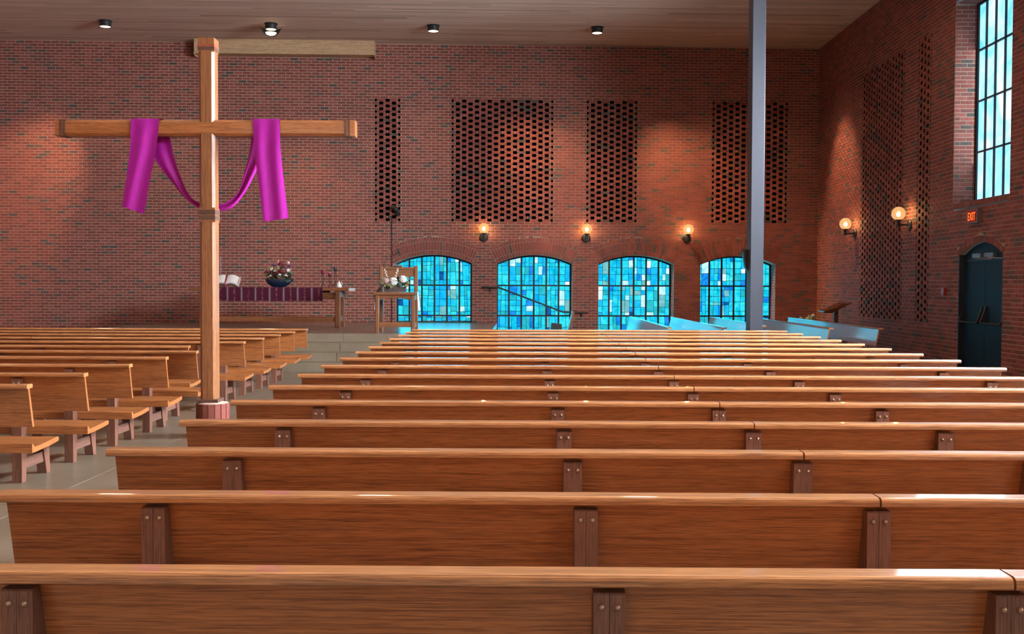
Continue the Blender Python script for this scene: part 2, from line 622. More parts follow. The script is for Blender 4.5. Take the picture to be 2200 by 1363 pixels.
    def build(self, name, mat, parent=None, smooth=False):
        return link(name, self.mesh(name, mat, smooth), parent)


def link(name, mesh, parent=None, loc=None):
    o = bpy.data.objects.new(name, mesh)
    col.objects.link(o)
    if parent is not None:
        o.parent = parent
    if loc is not None:
        o.location = loc
    return o


def tag(o, label=None, cat=None, group=None, kind=None):
    if label:
        o['label'] = label
    if cat:
        o['category'] = cat
    if group:
        o['group'] = group
    if kind:
        o['kind'] = kind
    return o


def thing(name, label, cat, loc=(0, 0, 0), rz=0.0, group=None):
    o = bpy.data.objects.new(name, None)
    o.empty_display_size = 0.1
    col.objects.link(o)
    o.location = loc
    o.rotation_euler = (0, 0, rz)
    return tag(o, label, cat, group)


def sharp_round(o, angle=40):
    """smooth shading that keeps the hard edges"""
    m = o.data
    m.shade_smooth()
    try:
        m.set_sharp_from_angle(angle=math.radians(angle))
    except Exception:
        pass
    return o


# ------------------------------------------------------------------ brick walls
BL, BH, JT = 0.2032, 0.0677, 0.0125
V0 = 0.005


class Frame:
    def __init__(self, o, u, n):
        self.o, self.u, self.n = Vector(o), Vector(u), Vector(n)

    def p(self, u, v, w=0.0):
        q = self.o + self.u * u + self.n * w
        return (q.x, q.y, q.z + v)


def tone():
    r = random.random()
    return random.uniform(0, 0.06) if r < 0.07 else random.uniform(0.09, 1.0)


def add_brick(mb, fr, lb, rb, lt, rt, vb, vt, w0=0.0, w1=-0.014, full=False):
    n = len(mb.v)
    mb.v += [fr.p(lb, vb, w0), fr.p(rb, vb, w0), fr.p(rt, vt, w0), fr.p(lt, vt, w0),
             fr.p(lb, vb, w1), fr.p(rb, vb, w1), fr.p(rt, vt, w1), fr.p(lt, vt, w1)]
    fs = [(0, 1, 2, 3), (1, 0, 4, 5), (2, 1, 5, 6), (3, 2, 6, 7), (0, 3, 7, 4)]
    if full:
        fs.append((7, 6, 5, 4))
    t = tone()
    for q in fs:
        mb.f.append(tuple(n + i for i in q))
        mb.t.append(t)


def laid_bricks(fr, u0, u1, v_lo, v_hi, openings, bricks, mortar, singles=None, shift=0.0):
    """courses of a stretcher bond between v_lo and v_hi, cut round the openings.
    openings: functions (vb, vt, row) -> list of (Lb, Lt, Rb, Rt) left out on that course"""
    i0 = int(math.floor((v_lo - V0) / BH + 1e-6))
    i = i0
    while V0 + i * BH < v_hi - 0.004:
        vb, vt = max(v_lo, V0 + i * BH), min(v_hi, V0 + (i + 1) * BH)
        solid = [(u0, u0, u1, u1)]
        for op in openings:
            for (Lb, Lt, Rb, Rt) in op(vb, vt, i):
                nxt = []
                for (lb, lt, rb, rt) in solid:
                    if Rb <= lb and Rt <= lt or Lb >= rb and Lt >= rt:
                        nxt.append((lb, lt, rb, rt))
                        continue
                    if Lb > lb or Lt > lt:
                        nxt.append((lb, lt, max(lb, min(rb, Lb)), max(lt, min(rt, Lt))))
                    if Rb < rb or Rt < rt:
                        nxt.append((min(rb, max(lb, Rb)), min(rt, max(lt, Rt)), rb, rt))
                solid = nxt
        b0, b1 = vb + JT / 2, vt - JT / 2
        for (lb, lt, rb, rt) in solid:
            n = len(mortar.v)
            mortar.v += [fr.p(lb, vb, -0.006), fr.p(rb, vb, -0.006), fr.p(rt, vt, -0.006), fr.p(lt, vt, -0.006)]
            mortar.f.append((n, n + 1, n + 2, n + 3))
            off = (i % 2) * BL / 2 + shift
            k = math.floor((min(lb, lt) - off) / BL)
            while off + k * BL < max(rb, rt) - 0.004:
                a, b = off + k * BL, off + (k + 1) * BL
                k += 1
                # do not leave slivers at the cut ends
                q = [max(a, lb), min(b, rb), max(a, lt), min(b, rt)]
                if (q[1] - q[0]) < 0.026 and (q[3] - q[2]) < 0.026:
                    continue
                q[1] = max(q[1], q[0] + 0.014)
                q[3] = max(q[3], q[2] + 0.014)
                h = JT / 2
                whole = q[0] == a and q[2] == a and q[1] == b and q[3] == b and vt - vb > BH * 0.98
                if whole and singles is not None:
                    singles.append(((a + b) / 2, (vb + vt) / 2))
                else:
                    add_brick(bricks, fr, q[0] + h, q[1] - h, q[2] + h, q[3] - h, b0, b1)
        i += 1


def finish_singles(fr, singles, bricks, parent, keep):
    """the bricks that show largest become objects of their own, the others stay one mesh"""
    def dist(s):
        p = Vector(fr.p(s[0], s[1])) - Vector((0, 0, HC))
        z = p.dot(_fw)
        x, y = 1100 + F_PX * p.dot(_r2) / z, 681.5 - F_PX * p.dot(_u2) / z
        inside = 8 < x < 2192 and 8 < y < 690
        return (0 if inside and keep(s, x, y) else 1, z)
    order = sorted(singles, key=dist)
    chosen, rest = order[:300], order[300:]
    for s in rest:
        add_brick(bricks, fr, s[0] - BL / 2 + JT / 2, s[0] + BL / 2 - JT / 2, s[0] - BL / 2 + JT / 2, s[0] + BL / 2 - JT / 2,
                  s[1] - BH / 2 + JT / 2, s[1] + BH / 2 - JT / 2)
    fr0 = Frame((0, 0, 0), fr.u, fr.n)
    mb = MB()
    add_brick(mb, fr0, -BL / 2 + JT / 2, BL / 2 - JT / 2, -BL / 2 + JT / 2, BL / 2 - JT / 2, -BH / 2 + JT / 2, BH / 2 - JT / 2)
    mb.t = []
    me = mb.mesh('brick', 'brick_single')
    for s in chosen:
        link('brick', me, parent, fr.p(s[0], s[1], 0.0))


def rect_open(a, b, z0, z1):
    def f(vb, vt, row):
        if vt <= z0 + 0.004 or vb >= z1 - 0.004:
            return []
        return [(a, a, b, b)]
    return f


PITCH_H = 0.3048


def screen_open(a, n, r0, r1):
    """pierced brick screen: n hole pitches wide, courses r0..r1-1, returns the wall stretches to leave out"""
    def f(vb, vt, row):
        if row < r0 or row >= r1:
            return []
        d = 0.0 if (row - r0) % 2 == 0 else 0.1016
        return [(a + d, a + d, a + n * PITCH_H - d, a + n * PITCH_H - d)]
    return f


def screen_bricks(fr, a, n, r0, r1, bricks, mortar, dp=-0.05):
    for row in range(r0, r1):
        vb, vt = V0 + row * BH, V0 + (row + 1) * BH
        b0, b1 = vb + 0.004, vt - 0.004
        if (row - r0) % 2 == 0:
            spans = [(a + 0.0508 + i * PITCH_H, a + 0.254 + i * PITCH_H) for i in range(n)]
        else:
            spans = [(a + i * PITCH_H - 0.1016, a + i * PITCH_H + 0.1016) for i in range(1, n)]
        for (l, r) in spans:
            g = (row - r0) % 6 == 1 and (row - r0) % 2 == 1
            if g:   # two half bricks with a light joint between
                m_ = (l + r) / 2
                add_brick(bricks, fr, l, m_ - 0.006, l, m_ - 0.006, b0, b1, 0.0, dp, True)
                add_brick(bricks, fr, m_ + 0.006, r, m_ + 0.006, r, b0, b1, 0.0, dp, True)
                mortar.quad_box([fr.p(m_ - 0.006, b0, dp), fr.p(m_ + 0.006, b0, dp), fr.p(m_ + 0.006, b0, -0.004), fr.p(m_ - 0.006, b0, -0.004),
                                 fr.p(m_ - 0.006, b1, dp), fr.p(m_ + 0.006, b1, dp), fr.p(m_ + 0.006, b1, -0.004), fr.p(m_ - 0.006, b1, -0.004)])
            else:
                add_brick(bricks, fr, l, r, l, r, b0, b1, 0.0, dp, True)
            for (p, q) in ((l, l + 0.0508), (r - 0.0508, r)):
                mortar.quad_box([fr.p(p, vb - 0.005, dp + 0.002), fr.p(q, vb - 0.005, dp + 0.002), fr.p(q, vb - 0.005, -0.005), fr.p(p, vb - 0.005, -0.005),
                                 fr.p(p, vb + 0.005, dp + 0.002), fr.p(q, vb + 0.005, dp + 0.002), fr.p(q, vb + 0.005, -0.005), fr.p(p, vb + 0.005, -0.005)])


class Arch:
    def __init__(self, c, half, zs, rise, rings):
        self.c, self.a, self.zs = c, half, zs
        self.R = (half * half + rise * rise) / (2 * rise)
        self.zc = zs + rise - self.R
        self.th = math.asin(half / self.R)
        self.rings = rings
        self.Ro = self.R + sum(rings)
        self.zso = self.zc + self.Ro * math.cos(self.th)
        self.ao = self.Ro * math.sin(self.th)

    def hw(self, z):
        if z <= self.zs:
            return self.a
        if z <= self.zso:
            return self.a + (self.ao - self.a) * (z - self.zs) / (self.zso - self.zs)
        d = self.Ro ** 2 - (z - self.zc) ** 2
        return math.sqrt(d) if d > 0 else 0.0

    def opening(self, z_bot):
        def f(vb, vt, row):
            if vt <= z_bot + 0.004 or vb >= self.zc + self.Ro - 0.004:
                return []
            b, t = self.hw(vb), self.hw(vt)
            if vb < self.zso < vt:
                b = t = max(b, t)
            return [(self.c - b, self.c - t, self.c + b, self.c + t)]
        return f

    def outline(self, z_bot, n=24, inset=0.0):
        """the clear opening as a convex polygon in (u, z)"""
        R = self.R - inset
        th = math.asin(min(1, (self.a - inset) / R))
        pts = [(self.c - self.a + inset, z_bot + inset), (self.c + self.a - inset, z_bot + inset)]
        for i in range(n + 1):
            t = th - 2 * th * i / n
            pts.append((self.c + R * math.sin(t), self.zc + R * math.cos(t)))
        return pts


def arch_bricks(fr, ar, parent, deep, ncounts, gap=0.009):
    """the voussoirs of an arch, ring by ring, as parts of the arch"""
    empty = link('arch', None, parent)
    r = ar.R
    for k, (th, n) in enumerate(zip(ar.rings, ncounts)):
        r0, r1 = r + gap / 2, r + th - gap / 2
        dt = 2 * ar.th / n
        rm = (r0 + r1) / 2
        g = gap / 2
        half0, half1 = (dt * r0) / 2 - g, (dt * r1) / 2 - g
        w1 = -deep if k == 0 else -0.02
        # one wedge, shared by the ring
        for i in range(n):
            t = -ar.th + dt * (i + 0.5)
            s, c = math.sin(t), math.cos(t)
            mb = MB()

            def q(x, rr, w):
                u = ar.c + rr * s + x * c
                z = ar.zc + rr * c - x * s
                return fr.p(u, z, w)
            mb.v = [q(-half0, r0, 0.003), q(half0, r0, 0.003), q(half1, r1, 0.003), q(-half1, r1, 0.003),
                    q(-half0, r0, w1), q(half0, r0, w1), q(half1, r1, w1), q(-half1, r1, w1)]
            mb.f = [(0, 1, 2, 3), (1, 0, 4, 5), (2, 1, 5, 6), (3, 2, 6, 7), (0, 3, 7, 4)]
            mb.build('brick', 'brick_single', empty)
        r += th
    # mortar bed behind the rings
    mb = MB()
    n = 28
    for i in range(n):
        t0, t1 = -ar.th + 2 * ar.th * i / n, -ar.th + 2 * ar.th * (i + 1) / n
        pts = []
        for (t, rr) in ((t0, ar.R), (t1, ar.R), (t1, ar.Ro + 0.07), (t0, ar.Ro + 0.07)):
            pts.append(fr.p(ar.c + rr * math.sin(t), ar.zc + rr * math.cos(t), -0.0062))
        k = len(mb.v)
        mb.v += pts
        mb.f.append((k, k + 1, k + 2, k + 3))
        for (ta, tb) in ((t0, t1),):
            k = len(mb.v)
            rr = ar.R + 0.004
            mb.v += [fr.p(ar.c + rr * math.sin(ta), ar.zc + rr * math.cos(ta), -0.004), fr.p(ar.c + rr * math.sin(tb), ar.zc + rr * math.cos(tb), -0.004),
                     fr.p(ar.c + rr * math.sin(tb), ar.zc + rr * math.cos(tb), -deep), fr.p(ar.c + rr * math.sin(ta), ar.zc + rr * math.cos(ta), -deep)]
            mb.f.append((k, k + 1, k + 2, k + 3))
    mb.build('mortar_bed', 'mortar', empty)
    return empty


# ---- back wall
CPH = math.cos(PHI)
FB = Frame((0, YB0, 0), (CPH, math.sin(PHI), 0), (math.sin(PHI), -CPH, 0))
WIN_U = [x / CPH for x in (-2.142, 0.279, 2.729, 5.20)]
ARCHES = [Arch(u, 0.912, 2.052, 0.205, (0.103, 0.213, 0.103)) for u in WIN_U]
SCREENS_B = [(-3.553, 2), (-1.727, 8), (1.512, 4), (4.553, 6)]
R0B, R1B = 45, 88
U_LEFT, U_RIGHT = -13.2, XW / CPH + 0.05
ops = [a.opening(0.06) for a in ARCHES] + [screen_open(a, n, R0B, R1B) for a, n in SCREENS_B]
mort, brk, singles = MB(), MB(), []
laid_bricks(FB, U_LEFT, U_RIGHT, 0.0, ZC + 0.02, ops, brk, mort, singles, shift=0.03)
wall_back = mort.build('wall_back', 'mortar')
tag(wall_back, 'red brick back wall with arched stained glass windows and pierced screens', kind='structure')
finish_singles(FB, singles, brk, wall_back, lambda s, x, y: s[1] > 0.9)
tag(brk.build('bricks', 'brick_tones', wall_back), kind='stuff')
for a, n in SCREENS_B:
    mb, mm = MB(), MB()
    screen_bricks(FB, a, n, R0B, R1B, mb, mm)
    s = mb.build('pierced_screen', 'brick_tones', wall_back)
    tag(s, kind='stuff')
    mm.build('mortar_beds', 'mortar', s)
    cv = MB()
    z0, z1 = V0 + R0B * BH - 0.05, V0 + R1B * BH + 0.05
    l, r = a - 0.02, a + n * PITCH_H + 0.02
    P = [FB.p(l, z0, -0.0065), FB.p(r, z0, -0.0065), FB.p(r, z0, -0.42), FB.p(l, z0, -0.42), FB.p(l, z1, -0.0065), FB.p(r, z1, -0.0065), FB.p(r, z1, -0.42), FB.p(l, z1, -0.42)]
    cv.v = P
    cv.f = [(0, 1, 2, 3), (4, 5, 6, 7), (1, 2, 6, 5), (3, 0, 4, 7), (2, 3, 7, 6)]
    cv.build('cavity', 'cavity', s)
for ar in ARCHES:
    arch_bricks(FB, ar, wall_back, 0.40, (28, 30, 33))

# ---- right wall
FR = Frame((XW, 0, 0), (0, 1, 0), (-1, 0, 0))
Y_NEAR = 12.6
DOOR = Arch(16.28, 0.79, 2.02, 0.205, (0.103,))
SCREENS_R = [(19.60, 8), (18.31, 2)]
R0R, R1R = 13, 88
WY0, WY1, WZ0, WZ1 = 15.31, 17.31, 2.905, 6.18
ops = [DOOR.opening(-0.1), rect_open(WY0, WY1, WZ0 - 0.1016, WZ1)] + [screen_open(a, n, R0R, R1R) for a, n in SCREENS_R]
mort, brk, singles = MB(), MB(), []
laid_bricks(FR, Y_NEAR, 25.24, 0.0, ZC + 0.02, ops, brk, mort, singles)
wall_right = mort.build('wall_right', 'mortar')
tag(wall_right, 'red brick side wall with a tall window above an arched door', kind='structure')
finish_singles(FR, singles, brk, wall_right, lambda s, x, y: True)
# rowlock sill under the tall window
n = 28
for i in range(n):
    w = (WY1 - WY0) / n
    a, b = WY0 + i * w + 0.004, WY0 + (i + 1) * w - 0.004
    mb = MB()
    mb.quad_box([FR.p(a, WZ0 - 0.098, 0.006), FR.p(b, WZ0 - 0.098, 0.006), FR.p(b, WZ0 - 0.098, -0.39), FR.p(a, WZ0 - 0.098, -0.39),
                 FR.p(a, WZ0 - 0.012, 0.006), FR.p(b, WZ0 - 0.012, 0.006), FR.p(b, WZ0 + 0.03, -0.39), FR.p(a, WZ0 + 0.03, -0.39)])
    mb.build('sill_brick', 'brick_single', wall_right)
mb = MB()
mb.quad_box([FR.p(WY0, WZ0 - 0.102, -0.004), FR.p(WY1, WZ0 - 0.102, -0.004), FR.p(WY1, WZ0 - 0.102, -0.39), FR.p(WY0, WZ0 - 0.102, -0.39),
             FR.p(WY0, WZ0 - 0.018, -0.004), FR.p(WY1, WZ0 - 0.018, -0.004), FR.p(WY1, WZ0 + 0.024, -0.39), FR.p(WY0, WZ0 + 0.024, -0.39)])
mb.build('sill_mortar', 'mortar', wall_right)
# reveals of the tall window: jambs and head
REC = 0.38
mm = MB()
for (o, u, nn, z0, z1) in (((XW, WY1, 0), (1, 0, 0), (0, -1, 0), WZ0, WZ1), ((XW, WY0, 0), (1, 0, 0), (0, 1, 0), WZ0, WZ1)):
    laid_bricks(Frame(o, u, nn), 0.0, REC, z0, z1, [], brk, mm, None, shift=0.0)
# head: bricks on the soffit
hf = MB()
for i in range(int((WY1 - WY0) / BH)):
    for j in range(2):
        a = WY0 + i * BH
        x0 = XW + j * 0.19 + 0.004
        k = len(brk.v)
        brk.v += [(x0, a + 0.005, WZ1), (x0 + 0.18, a + 0.005, WZ1), (x0 + 0.18, a + BH - 0.005, WZ1), (x0, a + BH - 0.005, WZ1)]
        brk.f.append((k, k + 1, k + 2, k + 3))
        brk.t.append(tone())
k = len(mm.v)
mm.v += [(XW, WY0, WZ1 + 0.005), (XW + REC, WY0, WZ1 + 0.005), (XW + REC, WY1, WZ1 + 0.005), (XW, WY1, WZ1 + 0.005)]
mm.f.append((k, k + 1, k + 2, k + 3))
mm.build('reveal_mortar', 'mortar', wall_right)
tag(brk.build('bricks', 'brick_tones', wall_right), kind='stuff')
for a, n in SCREENS_R:
    mb, mm = MB(), MB()
    screen_bricks(FR, a, n, R0R, R1R, mb, mm, -0.022)  # bricks thinned so the dark cavity stands in for shaded hole sides
    s = mb.build('pierced_screen', 'brick_tones', wall_right)
    tag(s, kind='stuff')
    mm.build('mortar_beds', 'mortar', s)
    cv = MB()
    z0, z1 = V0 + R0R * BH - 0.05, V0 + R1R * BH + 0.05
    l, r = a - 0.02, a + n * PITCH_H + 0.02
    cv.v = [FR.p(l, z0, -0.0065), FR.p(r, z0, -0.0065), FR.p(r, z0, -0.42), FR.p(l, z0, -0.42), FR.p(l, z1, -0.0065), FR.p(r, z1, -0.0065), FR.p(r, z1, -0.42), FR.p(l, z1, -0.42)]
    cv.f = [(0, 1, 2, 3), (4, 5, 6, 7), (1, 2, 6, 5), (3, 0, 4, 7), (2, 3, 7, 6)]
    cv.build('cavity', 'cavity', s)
arch_bricks(FR, DOOR, wall_right, 0.10, (27,))

# ---- the stretches of wall beside and behind the camera


def far_wall(name, p0, p1, z1=ZC + 0.02):
    m = bpy.data.meshes.new(name)
    L_ = (Vector(p1) - Vector(p0)).length
    m.from_pydata([(p0[0], p0[1], 0), (p1[0], p1[1], 0), (p1[0], p1[1], z1), (p0[0], p0[1], z1)], [], [(0, 1, 2, 3)])
    uv = m.uv_layers.new(name='uv')
    for l, c in zip(uv.data, ((0, 0), (L_, 0), (L_, z1), (0, z1))):
        l.uv = c
    m.materials.append(MATS['brick_far'])
    return tag(link(name, m), kind='structure')


far_wall('wall_right_near', (XW, -7.0), (XW, Y_NEAR))
far_wall('wall_left', (-13.1, -7.0), (-13.1, 24.5))
far_wall('wall_rear', (-13.1, -7.0), (XW, -7.0))

# ------------------------------------------------------------------ ceiling of narrow boards
mb = MB()
mb.v = [(-14, -8, ZC + 0.02), (8, -8, ZC + 0.02), (8, 26, ZC + 0.02), (-14, 26, ZC + 0.02)]
mb.f = [(0, 1, 2, 3)]
ceiling = mb.build('ceiling', 'ceiling_groove')
tag(ceiling, 'flat ceiling of narrow pinkish brown wood boards', kind='structure')
PLK = 0.102
LENS = (2.1, 2.9, 3.7, 4.4)
pl_mesh = {}
for L_ in LENS:
    m_ = MB()
    m_.box(-L_ / 2 + 0.002, L_ / 2 - 0.002, -PLK / 2 + 0.003, PLK / 2 - 0.003, 0, 0.018)
    pl_mesh[L_] = m_.mesh('plank', 'plank_single')
rest = MB()
count = 0
row = 0
while row * PLK < 32:
    w = row * PLK + 0.05          # distance from the back wall
    u = -14.0 - random.random() * 2
    while u < U_RIGHT + 0.3:
        L_ = random.choice(LENS)
        c = u + L_ / 2
        u += L_
        if c - L_ / 2 > U_RIGHT + 0.2:
            break
        p = FB.p(c, ZC, w)
        if w < 4.6 and count < 300 and u > -12.5:
            o = link('plank', pl_mesh[L_], ceiling, (p[0], p[1], ZC))
            o.rotation_euler = (0, 0, PHI)
            count += 1
        else:
            a, b = c - L_ / 2 + 0.002, c + L_ / 2 - 0.002
            k = len(rest.v)
            q0, q1 = w - PLK / 2 + 0.003, w + PLK / 2 - 0.003
            rest.v += [FB.p(a, ZC, q0), FB.p(b, ZC, q0), FB.p(b, ZC, q1), FB.p(a, ZC, q1)]
            rest.f.append((k, k + 1, k + 2, k + 3))
            rest.t.append(random.random())
    row += 1
tag(rest.build('planks', 'plank_tones', ceiling), kind='stuff')

# light wood soffit box on the wall under the ceiling
t = thing('soffit_box', 'long pale wood bulkhead box under the ceiling behind the cross top', 'bulkhead', FB.p(-5.63, 6.93, 0), PHI)
mb = MB()
mb.box(-2.10, 2.10, -0.30, -0.002, 0.0, ZC - 6.93 + 0.0)
mb.build('casing', 'soffit_wood', t)
for s in (-1, 1):
    mb = MB()
    mb.prism([(-0.30, 0.0), (-0.002, 0.0), (-0.002, -0.05), (-0.20, -0.05)], 0, s * 2.10 - 0.012, s * 2.10 + 0.012)
    mb.build('end_board', 'soffit_wood', t)

# ------------------------------------------------------------------ floor, platform, steps
mb = MB()
mb.v = [(-13.2, -7.1, -0.006), (XW + 0.4, -7.1, -0.006), (XW + 0.4, 26, -0.006), (-13.2, 26, -0.006)]
mb.f = [(0, 1, 2, 3)]
floor = mb.build('floor', 'floor_joint')
tag(floor, 'polished grey brown concrete floor with pale joints', kind='structure')
GX, GY = 0.815, 2.745
me = MB().box(-GX / 2 + 0.004, GX / 2 - 0.004, -GY / 2 + 0.002, GY / 2 - 0.002, -0.02, 0.0).mesh('floor_slab', 'floor_concrete')
x0 = -3.365 - GX * 12
for i in range(26):
    for j in range(10):
        cx, cy = x0 + GX * (i + 0.5), -1.2 + GY * (j + 0.5)
        if cx > XW + 0.2 or cx < -13 or (cy > 19.4 and -8.6 < cx < -0.7):
            continue
        link('slab', me, floor, (cx, cy, 0))

PX0, PX1, PY = -8.62, -0.62, 19.06
platform = link('floor_platform', None)
tag(platform, 'raised concrete sanctuary platform with four shallow steps in front', kind='structure')
nsl = int(round((PX1 - PX0) / GX))
edges = [PX0]
e = -3.315
while e > PX0 + 0.3:
    e -= GX
e += GX
while e < PX1 - 0.2:
    edges.append(e)
    e += GX
edges.append(PX1)
for a, b in zip(edges[:-1], edges[1:]):
    for (y0, y1) in ((PY, 21.9), (21.9, 24.9)):
        yb = YB0 + math.tan(PHI) * (a + b) / 2 if y1 > 24 else y1
        MB().box(a + 0.003, b - 0.003, y0 + 0.002, yb - 0.002, 0.50, 0.62).build('slab', 'floor_concrete', platform)
MB().box(PX0 + 0.01, PX1 - 0.01, PY + 0.02, 24.5, 0.0, 0.612).build('base', 'floor_joint', platform)
# steps down to the nave
for k in range(3):
    y0 = PY - 0.345 * (3 - k)
    for a, b in zip(edges[:-1], edges[1:]):
        MB().box(a + 0.003, b - 0.003, y0, y0 + 0.36, 0.155 * k + (0.001 if k == 0 else 0), 0.155 * (k + 1)).build('step_slab', 'floor_concrete', platform)
for a, b in zip(edges[:-1], edges[1:]):
    MB().box(a + 0.003, b - 0.003, PY - 0.012, PY + 0.03, 0.466, 0.618).build('riser', 'floor_concrete', platform)
# side steps along the wall, below the handrail
for k in range(3):
    yb = YB0 + math.tan(PHI) * 0.2
    MB().box(PX1 + 0.5 * k + 0.002, PX1 + 0.5 * (k + 1), 23.6, yb - 0.01, 0.0, 0.62 - 0.155 * (k + 1)).build('side_step', 'floor_concrete', platform)

# ------------------------------------------------------------------ stained glass windows


def clip_poly(poly, clip):
    """convex clip, both counter-clockwise"""
    out = poly
    for i in range(len(clip)):
        a, b = clip[i], clip[(i + 1) % len(clip)]
        inp, out = out, []
        if not inp:
            return []

        def side(p):
            return (b[0] - a[0]) * (p[1] - a[1]) - (b[1] - a[1]) * (p[0] - a[0])
        for j in range(len(inp)):
            p, q = inp[j], inp[(j + 1) % len(inp)]
            sp, sq = side(p), side(q)
            if sp >= 0:
                out.append(p)
            if sp * sq < 0:
                t = sp / (sp - sq)
                out.append((p[0] + t * (q[0] - p[0]), p[1] + t * (q[1] - p[1])))
    return out


def poly_area(p):
    return 0.5 * sum(p[i][0] * p[(i + 1) % len(p)][1] - p[(i + 1) % len(p)][0] * p[i][1] for i in range(len(p)))


def glass_prism(fr, poly, w0, w1):
    mb = MB()
    k = len(poly)
    mb.v = [fr.p(u, z, w0) for u, z in poly] + [fr.p(u, z, w1) for u, z in poly]
    mb.f = [tuple(range(k)), tuple(reversed(range(k, 2 * k)))] + [(i, k + i, k + (i + 1) % k, (i + 1) % k) for i in range(k)]
    return mb


def stained_window(idx, ar, z_bot, seed):
    rnd = random.Random(seed)
    wh = {1: 0.5, 2: 0.8, 3: 1.5, 4: 0.5}[idx]
    win = link('window_%d' % idx, None)
    names = {1: 'blue stained glass arched window behind the wooden ambo', 2: 'blue stained glass arched window crossed by the sloping handrail',
             3: 'blue stained glass arched window between two of the globe sconces, pew backs in front of it', 4: 'blue stained glass arched window partly hidden by the steel column'}
    tag(win, names[idx], 'window', 'arched stained glass windows', kind='structure')
    W = -0.40
    clip = ar.outline(z_bot, 24, 0.012)
    c, h = ar.c, ar.a
    # dark lead ground behind the panes
    glass_prism(FB, ar.outline(z_bot, 24, 0.0), W - 0.012, W - 0.03).build('lead_came', 'frame_black', win)
    cw = 2 * h / 6
    bars_z = [1.523, 0.784]
    bands = [(z_bot, 0.784), (0.784, 1.523), (1.523, ar.zc + ar.R)]
    lead = 0.005
    for bi, (b0, b1) in enumerate(bands):
        nl = {0: 3, 1: 6, 2: 5}[bi]
        zs = sorted([b0 + (b1 - b0) * (k + rnd.uniform(-0.3, 0.3)) / nl for k in range(1, nl)])
        lines = [[z + rnd.uniform(-0.012, 0.012) for _ in range(7)] for z in zs]
        lines = [[b0] * 7] + lines + [[b1] * 7]
        for k in range(6):
            u0, u1 = c - h + k * cw, c - h + (k + 1) * cw
            cuts = [0.0]
            ns = rnd.choice((2, 2, 3, 3))
            for s in range(1, ns):
                cuts.append((s + rnd.uniform(-0.28, 0.28)) / ns)
            cuts.append(1.0)
            tilt = [0] + [rnd.uniform(-0.05, 0.05) for _ in cuts[1:-1]] + [0]

            def lx(ci, z):
                return u0 + cuts[ci] * cw + tilt[ci] * cw * (z - (b0 + b1) / 2) / (b1 - b0) * 2

            def lz(li, u):
                f = (u - (c - h)) / cw
                i0 = max(0, min(5, int(f)))
                return lines[li][i0] + (lines[li][i0 + 1] - lines[li][i0]) * (f - i0)
            for s in range(len(cuts) - 1):
                li = 0
                while li < len(lines) - 1:
                    lj = li + 1
                    if lj < len(lines) - 1 and rnd.random() < 0.30:
                        lj += 1
                    zl0, zl1 = lz(li, lx(s, 0.5 * (b0 + b1))), lz(lj, lx(s, 0.5 * (b0 + b1)))
                    zr0, zr1 = lz(li, lx(s + 1, 0.5 * (b0 + b1))), lz(lj, lx(s + 1, 0.5 * (b0 + b1)))
                    poly = [(lx(s, zl0) + lead, zl0 + lead), (lx(s + 1, zr0) - lead, zr0 + lead), (lx(s + 1, zr1) - lead, zr1 - lead), (lx(s, zl1) + lead, zl1 - lead)]
                    li = lj
                    poly = clip_poly(poly, clip)
                    if len(poly) < 3 or poly_area(poly) < 0.0006:
                        continue
                    zm = sum(p[1] for p in poly) / len(poly)
                    hgt = (zm - 0.2) / 2.0
                    wts = [3.4, 3.0, 2.8 * (1.15 - hgt), 0.8, (0.25 + 0.7 * hgt) * wh, 2.4, 1.2 * (1.1 - hgt), 0.3, (0.05 + 0.7 * max(0, hgt - 0.45)) * wh]  # paler panes higher up, greener low: outside light put into the colours
                    g = rnd.choices(range(9), wts)[0]
                    glass_prism(FB, poly, W, W - 0.006).build('pane', 'stained_glass_%d' % g, win)
    # glazing bars
    for k in range(7):
        u = c - h + k * cw
        d = u - c
        top = ar.zc + math.sqrt(max(0, (ar.R - 0.01) ** 2 - d * d))
        u = min(max(u, c - h + 0.016), c + h - 0.016)
        hw = 0.021
        MB().quad_box([FB.p(u - hw, z_bot, W - 0.01), FB.p(u + hw, z_bot, W - 0.01), FB.p(u + hw, z_bot, W + 0.02), FB.p(u - hw, z_bot, W + 0.02),
                       FB.p(u - hw, top, W - 0.01), FB.p(u + hw, top, W - 0.01), FB.p(u + hw, top, W + 0.02), FB.p(u - hw, top, W + 0.02)]).build('mullion', 'frame_black', win)
    for z in bars_z + [z_bot + 0.012]:
        MB().quad_box([FB.p(c - h, z - 0.018, W - 0.01), FB.p(c + h, z - 0.018, W - 0.01), FB.p(c + h, z - 0.018, W + 0.024), FB.p(c - h, z - 0.018, W + 0.024),
                       FB.p(c - h, z + 0.018, W - 0.01), FB.p(c + h, z + 0.018, W - 0.01), FB.p(c + h, z + 0.018, W + 0.024), FB.p(c - h, z + 0.018, W + 0.024)]).build('glazing_bar', 'frame_black', win)
    mb = MB()
    n = 24
    for i in range(n):
        t0, t1 = -ar.th + 2 * ar.th * i / n, -ar.th + 2 * ar.th * (i + 1) / n

        def a_(t, rr, w):
            return FB.p(c + rr * math.sin(t), ar.zc + rr * math.cos(t), w)
        r0, r1 = ar.R - 0.038, ar.R + 0.003
        mb.quad_box([a_(t0, r0, W - 0.01), a_(t1, r0, W - 0.01), a_(t1, r0, W + 0.026), a_(t0, r0, W + 0.026), a_(t0, r1, W - 0.01), a_(t1, r1, W - 0.01), a_(t1, r1, W + 0.026), a_(t0, r1, W + 0.026)])
    mb.build('arched_frame', 'frame_black', win)
    # brick jambs and sill
    bb, mm = MB(), MB()
